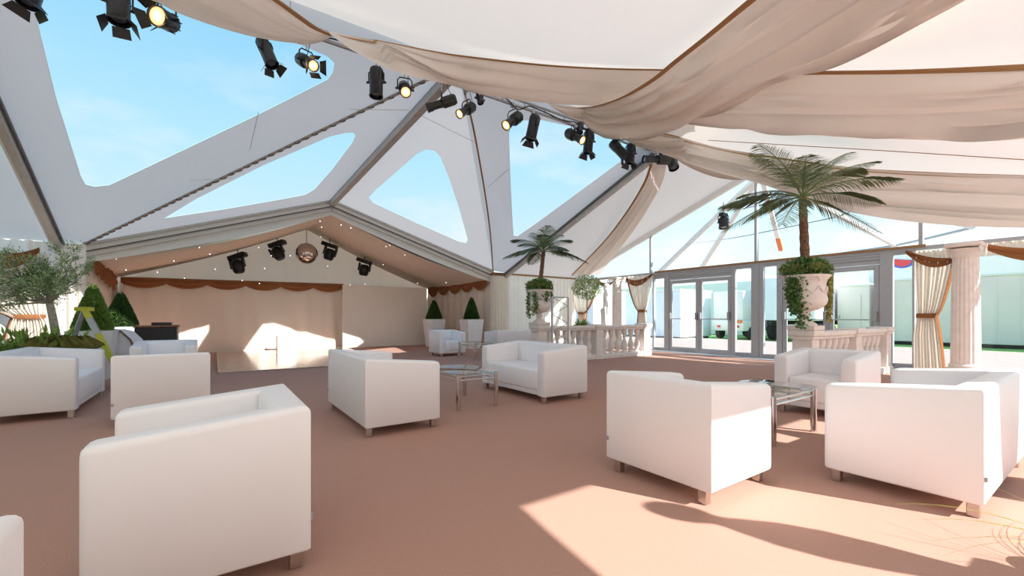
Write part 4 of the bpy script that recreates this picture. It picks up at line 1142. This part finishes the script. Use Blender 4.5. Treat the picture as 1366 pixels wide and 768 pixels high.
SL = [
 ('can', 42, -12, (0, -1, .25), 1, 0, 'stage light whose bottom just shows at the top left corner of the picture', .30, .085),
 ('can', 158, 8, (.12, -1, .1), 1, 0, 'dark upright stage light with flaps, second from the left', .34, .095),
 ('fresnel', 221, 27, (-.05, -.25, 1), 1, 1, 'brightly lit stage light facing us, third from the left', .24, .098),
 ('can', 356, 70, (.42, -.9, .1), 1, 0, 'dark tilted stage light over the blue sky, left of the lit tilted one', .36, .075),
 ('profile', 409, 83, (.7, -.55, .55), 1, 1, 'lit tilted stage light with flaps at the corner of the big roof window', .42, .078),
 ('can', 502, 110, (0, -1, .05), 0, 0, 'dark boxy upright stage light left of the ridge beam', .40, .088),
 ('profile', 540, 119, (.25, -.6, .75), 0, 1, 'lit stage light pointing down at us, just left of the ridge beam', .40, .085),
 ('profile', 589, 138, (-.9, -.35, .1), 0, 0, 'dark long stage light lying sideways across the ridge beam', .46, .08),
 ('profile', 622, 147, (-.5, -.6, .6), 0, 1, 'small lit stage light just right of the ridge beam', .38, .08),
 ('can', 640, 132, (.2, -.9, .3), 0, 0, 'very small dark lamp high on the bar right of the ridge beam', .16, .05),
 ('profile', 684, 161, (-.55, -.65, .6), 0, 1, 'lit stage light at the left edge of the square roof window', .44, .095),
 ('can', 711, 170, (-.2, -.95, .1), 1, 0, 'dark upright stage light at the left of the square roof window', .42, .095),
 ('profile', 767, 182, (.6, -.6, .6), 0, 1, 'lit stage light tilted right, over the middle of the square roof window', .44, .095),
 ('can', 785, 189, (-.1, -1, .1), 1, 0, 'dark upright stage light touching the lit one over the square roof window', .44, .09),
 ('can', 773, 172, (0, -1, .4), 0, 0, 'tiny dark lamp on the bar above the pair over the square roof window', .18, .06),
 ('can', 825, 199, (.55, -.7, .2), 1, 0, 'dark tilted stage light at the right corner of the square roof window', .42, .095),
 ('can', 841, 205, (-.1, -1, .1), 1, 0, 'dark upright stage light right of the tilted one, over the right rafter', .40, .09),
 ('profile', 876, 213, (-1, -.05, .2), 0, 0, 'dark long stage light lying sideways near the end of the bar', .62, .10),
 ('can', 897, 218, (.1, -.9, .4), 0, 0, 'last stage light at the right end of the bar, pointing down', .28, .11),
]
for kd, px, py, aim, bd, lit, lab, L_, R_ in SL:
    stage_light(kd, px, py, aim, bd, lit, lab, length=L_, rad=R_)
# lamp hanging in the clear gable
gl = atu(965, 296, 11.3); 
o = stage_light('fresnel', 965, 297, (0, -1, .2), 0, 0, 'black lamp hanging alone in front of the clear gable', length=.3, rad=.12, v=gl.y, barz=None)
o['group'] = 'hanging gable lamp'
MB().tube([(0, 0, .22), (0, 0, .55)], .01, 6).box(-.13, .13, -.06, .06, .16, .26, .01, 1).build('hanger', M['black'], o)

# moving heads in the alcove + mirror ball
def roof_al(u, v):   # alcove lining height
    t = (v - VN) / (VB - VN); g = (G + o_).lerp(AB, t)
    e = ((CL + o_).lerp(ALb, t) if u < g.x else (CR + o_).lerp(ARb, t))
    s = (u - e.x) / (g.x - e.x); return e.z + (g.z - e.z) * s - .16 * math.sin(PI * s) * (1 - .3 * t) - .05 * math.sin(PI * t)
mv = 16.6
for k, (px, py, tl, lab) in enumerate(((317, 353, .25, 'leftmost black moving-head light under the recess ceiling'), (370, 336, .5, 'black moving-head light left of the mirror ball'),
                                  (440, 337, -.3, 'black moving-head light right of the mirror ball'), (486, 358, -.15, 'rightmost black moving-head light under the recess ceiling'))):
    c = atv(px, py, mv); r = thing('moving_head_light', lab, 'stage light', c, -TH, 'moving-head lights in the recess')
    slope = .33 if k < 2 else -.33
    mb = MB().box(-.27, .27, -.14, .14, -.07, .07, .02, 2, mtx=Matrix.Translation((0, 0, .27)) @ Matrix.Rotation(-slope, 4, 'Y')); mb.build('base', M['black'], r)
    A = Matrix.Rotation(-tl, 3, 'Y')
    mb = MB()
    for sg in (-1, 1): mb.beam(A @ V((sg * .2, 0, .2)), A @ V((sg * .2, 0, -.10)), .05, .12, up=(0, 1, 0))
    mb.build('yoke', M['black'], r)
    MB().lathe([(.01, .15), (.12, .14), (.18, .06), (.19, -.05), (.17, -.2), (.13, -.27), (.11, -.27), (.01, -.26)], 18, axis=A).build('head', M['black'], r, sharp=40)
    topz = roof_al(c.x, mv) - c.z
    MB().tube([(0, 0, .3), (0, 0, max(.4, topz))], .015, 6).build('hanger', M['black'], r)
c = atv(409, 338, 16.3)
mbq = thing('mirror_ball', 'silver mirror ball hanging from the peak of the recess ceiling', 'mirror ball', c)
bm_ = bmesh.new(); R = .36; rows = []; mb = MB()
for i in range(25):
    a = PI * i / 24; rows.append([V((R * math.sin(a) * math.cos(b), R * math.sin(a) * math.sin(b), R * math.cos(a))) for b in [2 * PI * k / 48 for k in range(48)]])
mb.quadmesh(rows, close_u=True); bmesh.ops.remove_doubles(mb.bm, verts=mb.bm.verts, dist=.0005)
mb.build('faceted_sphere', M['mirror'], mbq, sharp=1)
MB().tube([(0, 0, R - .01), (0, 0, roof_al(c.x, 16.3) - c.z)], .012, 6).build('chain', M['steel'], mbq)
# star lights on the alcove lining
stars = [(128, 342), (155, 345), (173, 377), (168, 360), (210, 363), (232, 348), (280, 339), (287, 359), (312, 341), (323, 374), (346, 378), (353, 358), (362, 341), (387, 341), (399, 297), (427, 295), (429, 303), (455, 300), (468, 304), (488, 302), (437, 355), (467, 380), (487, 379), (515, 329), (520, 327), (511, 353), (557, 378), (579, 351), (599, 352), (428, 316), (440, 325), (246, 371), (266, 330), (345, 330), (595, 377), (540, 340)]
st0 = None
for (x, y) in stars:
    best = None
    for q in range(40):
        v = VN + .3 + (VB - VN - .4) * q / 39; p = atv(x, y, v)
        if CL.x < p.x < CR.x:
            e = abs(roof_al(p.x, v) - .02 - p.z)
            if best is None or e < best[0]: best = (e, p)
    if best is None: continue
    if st0 is None:
        mb = MB(); mb.lathe([(.001, -.013), (.009, -.009), (.013, 0), (.009, .009), (.001, .013)], 8); st0 = mb.build('star_light', M['star'], smooth=True); o = st0
    else: o = st0.copy(); COL.objects.link(o)
    o.location = best[1]; tag(o, 'tiny white star light dotted on the beige recess ceiling lining', 'star light', 'star lights on the recess ceiling')

# ================================================================ OUTSIDE
def cabin(x0, x1, y0, y1, h, m, label, doors=()):
    r = thing('site_cabin', label, 'cabin', (x0, y0, -.1))
    w, l = x1 - x0, y1 - y0
    mb = MB().box(0, w, 0, l, .12, h, .02, 1); mb.build('wall', m, r)
    MB().box(-.04, w + .04, -.04, l + .04, h, h + .10, .01, 1).build('roof', M['white_pvc'], r)
    MB().box(.1, w - .1, .1, l - .1, 0, .12).build('skid', M['dark'], r)
    mb = MB(); n = int(l / .6)
    for k in range(n + 1): mb.box(-.012, 0, l * k / n - .012, l * k / n + .012, .15, h - .02)
    mb.build('panel_rib', m, r)
    for dv in doors:
        d = MB().box(-.03, -.005, dv, dv + .9, .2, 2.2, .005, 1).build('door', m, r)
        MB().box(-.06, -.03, dv + .8, dv + .84, 1.1, 1.25).build('door_handle', M['steel'], d)
    return r
cabin(24.6, 27.2, -6.0, 6.6, 2.75, M['cabin'], 'long pale green cabin outside on the right, beyond the grass', doors=(5.0,))
cabin(24.6, 27.0, 6.9, 8.1, 2.6, M['cabin'], 'small green cabin outside, behind the right glass doors', doors=(.3,))
cabin(19.6, 22.4, 13.2, 19.6, 2.5, M['cabinb'], 'pale blue container outside, behind the left glass doors', doors=())
cabin(15.6, 18.0, 15.4, 21.0, 2.4, M['cabinb'], 'pale blue container outside, seen beside the statue')
def hip_roof(x0, x1, y0, y1, ze_, zr_, label):
    r = thing('white_marquee', label, 'marquee', (x0, y0, 0)); w, l = x1 - x0, y1 - y0
    MB().box(0, w, 0, l, -.1, ze_, 0).build('wall', M['white_pvc'], r)
    mb = MB(); c = [(0, 0, ze_), (w, 0, ze_), (w, l, ze_), (0, l, ze_)]; a = (w / 2, w / 2, zr_); b = (w / 2, l - w / 2, zr_)
    mb.poly([c[0], c[1], a]); mb.poly([c[1], c[2], b, a]); mb.poly([c[2], c[3], b]); mb.poly([c[3], c[0], a, b]); mb.build('roof', M['white_pvc'], r)
    return r
hip_roof(30.6, 37, -8, 8.6, 4.6, 5.9, 'white marquee roof beyond the green cabin at the right')
hip_roof(27.5, 33, 13, 32, 3.3, 4.6, 'white marquee beyond the lorry, behind the left doors')
# lorry
def lorry():
    r = thing('lorry_trailer', 'white box lorry trailer parked on the grass behind the left doors', 'lorry', (22.6, 8.3, -.1))
    MB().box(0, 7.5, 0, 2.4, 1.0, 3.1, .03, 1).build('box_body', M['cabinb'], r)
    MB().box(0, 7.5, .3, .5, .78, 1.0).box(0, 7.5, 1.9, 2.1, .78, 1.0).build('chassis', M['dark'], r)
    for x in (1.0, 2.0):
        for y in (.15, 2.25): MB().lathe([(.01, -.14), (.42, -.14), (.46, -.1), (.46, .1), (.42, .14), (.01, .14)], 20, (x, y, .46), axis=Matrix.Rotation(PI / 2, 3, 'X')).build('wheel', M['dark'], r, sharp=40)
    return r
lorry()
t = thing('vehicle_rear', 'white rear of a van with an orange marker board behind the left doors', 'van', (21.9, 11.2, -.1))
MB().box(0, 4.4, 0, 1.7, .45, 1.0, .04, 2).box(.1, 4.2, .06, 1.64, 1.0, 2.5, .06, 2).build('body', M['white_pvc'], t)
MB().box(-.03, 0, .05, .65, .85, 1.0).build('marker_board', M['orange'], t)
for y in (.2, 1.2): MB().box(-.03, 0, y, y + .15, .62, .74).build('tail_light', M['red'], t)
for x in (.8, 3.6):
    for y in (.05, 1.65): MB().lathe([(.01, -.1), (.32, -.1), (.34, 0), (.32, .1), (.01, .1)], 18, (x, y, .34), axis=Matrix.Rotation(PI / 2, 3, 'X')).build('wheel', M['dark'], t, sharp=40)
# round logo sign on the far marquee fascia: red half disc with blue outline
sg_c = atu(1204, 352, 30.54); sg = thing('logo_sign', 'small red and blue half-round logo sign above the green cabin', 'sign', sg_c)
def halfdisc(R, x, t): 
    pts = [(x, R * math.cos(PI + PI * k / 20), R * .72 * math.sin(PI + PI * k / 20) + .12) for k in range(21)]
    pts = [(x, -R, .16)] + pts[1:-1] + [(x, R * .97, .30)]
    mb = MB(); rows = [[V(p) for p in pts], [V(p) + V((t, 0, 0)) for p in pts]]
    vs = mb.quadmesh(rows, close_u=True); mb.bm.faces.new(vs[0]); mb.bm.faces.new(vs[1]); return mb
halfdisc(.47, 0, .05).build('blue_rim', M['blue'], sg, sharp=30)
halfdisc(.36, -.02, .02).build('red_field', M['red'], sg, sharp=30)

# amphora and grasses just right of the frame (casts the waisted shadow on the carpet)
am = thing('tall_amphora', 'tall slender stone vase on a pedestal by the terrace opening, right of the frame', 'vase', (3.13, -.62, 0))
MB().box(-.17, .17, -.17, .17, 0, .06, .01, 1).box(-.13, .13, -.13, .13, .06, .62, .006, 1).box(-.16, .16, -.16, .16, .62, .68, .01, 1).build('pedestal', M['stone'], am)
MB().lathe([(.09, .68), (.08, .74), (.10, .85), (.14, 1.0), (.155, 1.12), (.14, 1.24), (.09, 1.36), (.055, 1.43), (.06, 1.48), (.10, 1.54), (.11, 1.60), (.09, 1.66), (.07, 1.68), (.01, 1.68)], 28).build('vase_body', M['stone'], am, sharp=60)
gp = thing('wispy_grass_plant', 'wispy dry grass blades reaching in from the right edge beside the big sofa', 'grass plant', (3.06, .08, 0))
MB().lathe([(.06, 0), (.09, .10), (.10, .12), (.08, .12), (.07, .1), (.01, .1)], 20).build('pot', M['pot'], gp, sharp=50)
rnd = random.Random(77); mb = MB()
for k in range(44):
    a = rnd.uniform(0, 2 * PI); L = rnd.uniform(.4, .72); d = V((math.cos(a), math.sin(a), rnd.uniform(.05, .7))).normalized()
    pts = [V((0, 0, .10))]
    for q in range(8): d = (d + V((0, 0, -.10)) + rv(rnd) * .03).normalized(); pts.append(pts[-1] + d * L / 8)
    mb.tube(pts, [.0017 * (1 - q / 10) for q in range(9)], 4, cap=False)
mb.build('blades', M['grassp'], gp, nrm=False)

# ================================================================ WORLD, SUN, CAMERA
w = bpy.data.worlds.new('sky'); C.world = w; w.use_nodes = True; nt = w.node_tree
bg = nt.nodes['Background']; tc = nt.nodes.new('ShaderNodeTexCoord'); sx = nt.nodes.new('ShaderNodeSeparateXYZ'); cr = nt.nodes.new('ShaderNodeValToRGB')
nt.links.new(tc.outputs['Generated'], sx.inputs[0]); nt.links.new(sx.outputs[2], cr.inputs[0])
e = cr.color_ramp.elements
e[0].position = 0.0; e[0].color = (.80, .93, 1.0, 1)
e[1].position = 1.0; e[1].color = (.10, .36, .80, 1)
for ps, cl in ((.12, (.72, .92, 1.0)), (.32, (.50, .84, 1.0)), (.5, (.33, .70, .98)), (.66, (.23, .56, .93))):
    x = e.new(ps); x.color = cl + (1,)
mp = nt.nodes.new('ShaderNodeMapping'); mp.inputs['Scale'].default_value = (2.2, 2.2, 5.5)
nz = nt.nodes.new('ShaderNodeTexNoise'); nz.inputs['Scale'].default_value = 1.7; nz.inputs['Detail'].default_value = 6; nz.inputs['Roughness'].default_value = .55
nt.links.new(tc.outputs['Generated'], mp.inputs[0]); nt.links.new(mp.outputs[0], nz.inputs['Vector'])
mr = nt.nodes.new('ShaderNodeMapRange'); mr.inputs[1].default_value = .50; mr.inputs[2].default_value = .78
nt.links.new(nz.outputs['Fac'], mr.inputs[0])
m2 = nt.nodes.new('ShaderNodeMapRange'); m2.inputs[1].default_value = .62; m2.inputs[2].default_value = .25; m2.inputs[3].default_value = 0; m2.inputs[4].default_value = .85
nt.links.new(sx.outputs[2], m2.inputs[0])
ml = nt.nodes.new('ShaderNodeMath'); ml.operation = 'MULTIPLY'; nt.links.new(mr.outputs[0], ml.inputs[0]); nt.links.new(m2.outputs[0], ml.inputs[1])
mx = nt.nodes.new('ShaderNodeMixRGB'); mx.inputs[2].default_value = (1, 1, 1, 1)
nt.links.new(ml.outputs[0], mx.inputs[0]); nt.links.new(cr.outputs[0], mx.inputs[1]); nt.links.new(mx.outputs[0], bg.inputs[0])
bg.inputs[1].default_value = 1.3
sl_ = bpy.data.lights.new('sun', 'SUN'); sl_.energy = 11.5; sl_.angle = math.radians(.7); sl_.color = (1, .965, .92)
so = bpy.data.objects.new('sun', sl_); COL.objects.link(so)
el = math.radians(34.6); trav = V((-.417 * math.cos(el), .909 * math.cos(el), -math.sin(el)))
so.rotation_euler = trav.to_track_quat('-Z', 'Y').to_euler(); so.location = (20, -30, 20)
cam = bpy.data.cameras.new('camera'); co = bpy.data.objects.new('camera', cam); COL.objects.link(co)
cam.sensor_width = 36; cam.lens = FPX / 1366 * 36; cam.shift_y = (HY - 384) / 1366; cam.clip_start = .05; cam.clip_end = 300
co.location = EYE; co.rotation_euler = (PI / 2, 0, -TH)
C.camera = co
C.view_settings.view_transform = 'Standard'; C.view_settings.look = 'None'; C.view_settings.gamma = 1; C.view_settings.use_curve_mapping = False
C.view_settings.exposure = 0.0
C.cycles.max_bounces = 12; C.cycles.diffuse_bounces = 6; C.cycles.transparent_max_bounces = 24; C.cycles.transmission_bounces = 8
C.cycles.caustics_reflective = False; C.cycles.caustics_refractive = False
C.cycles.sample_clamp_indirect = 6
C.cycles.use_denoising = True
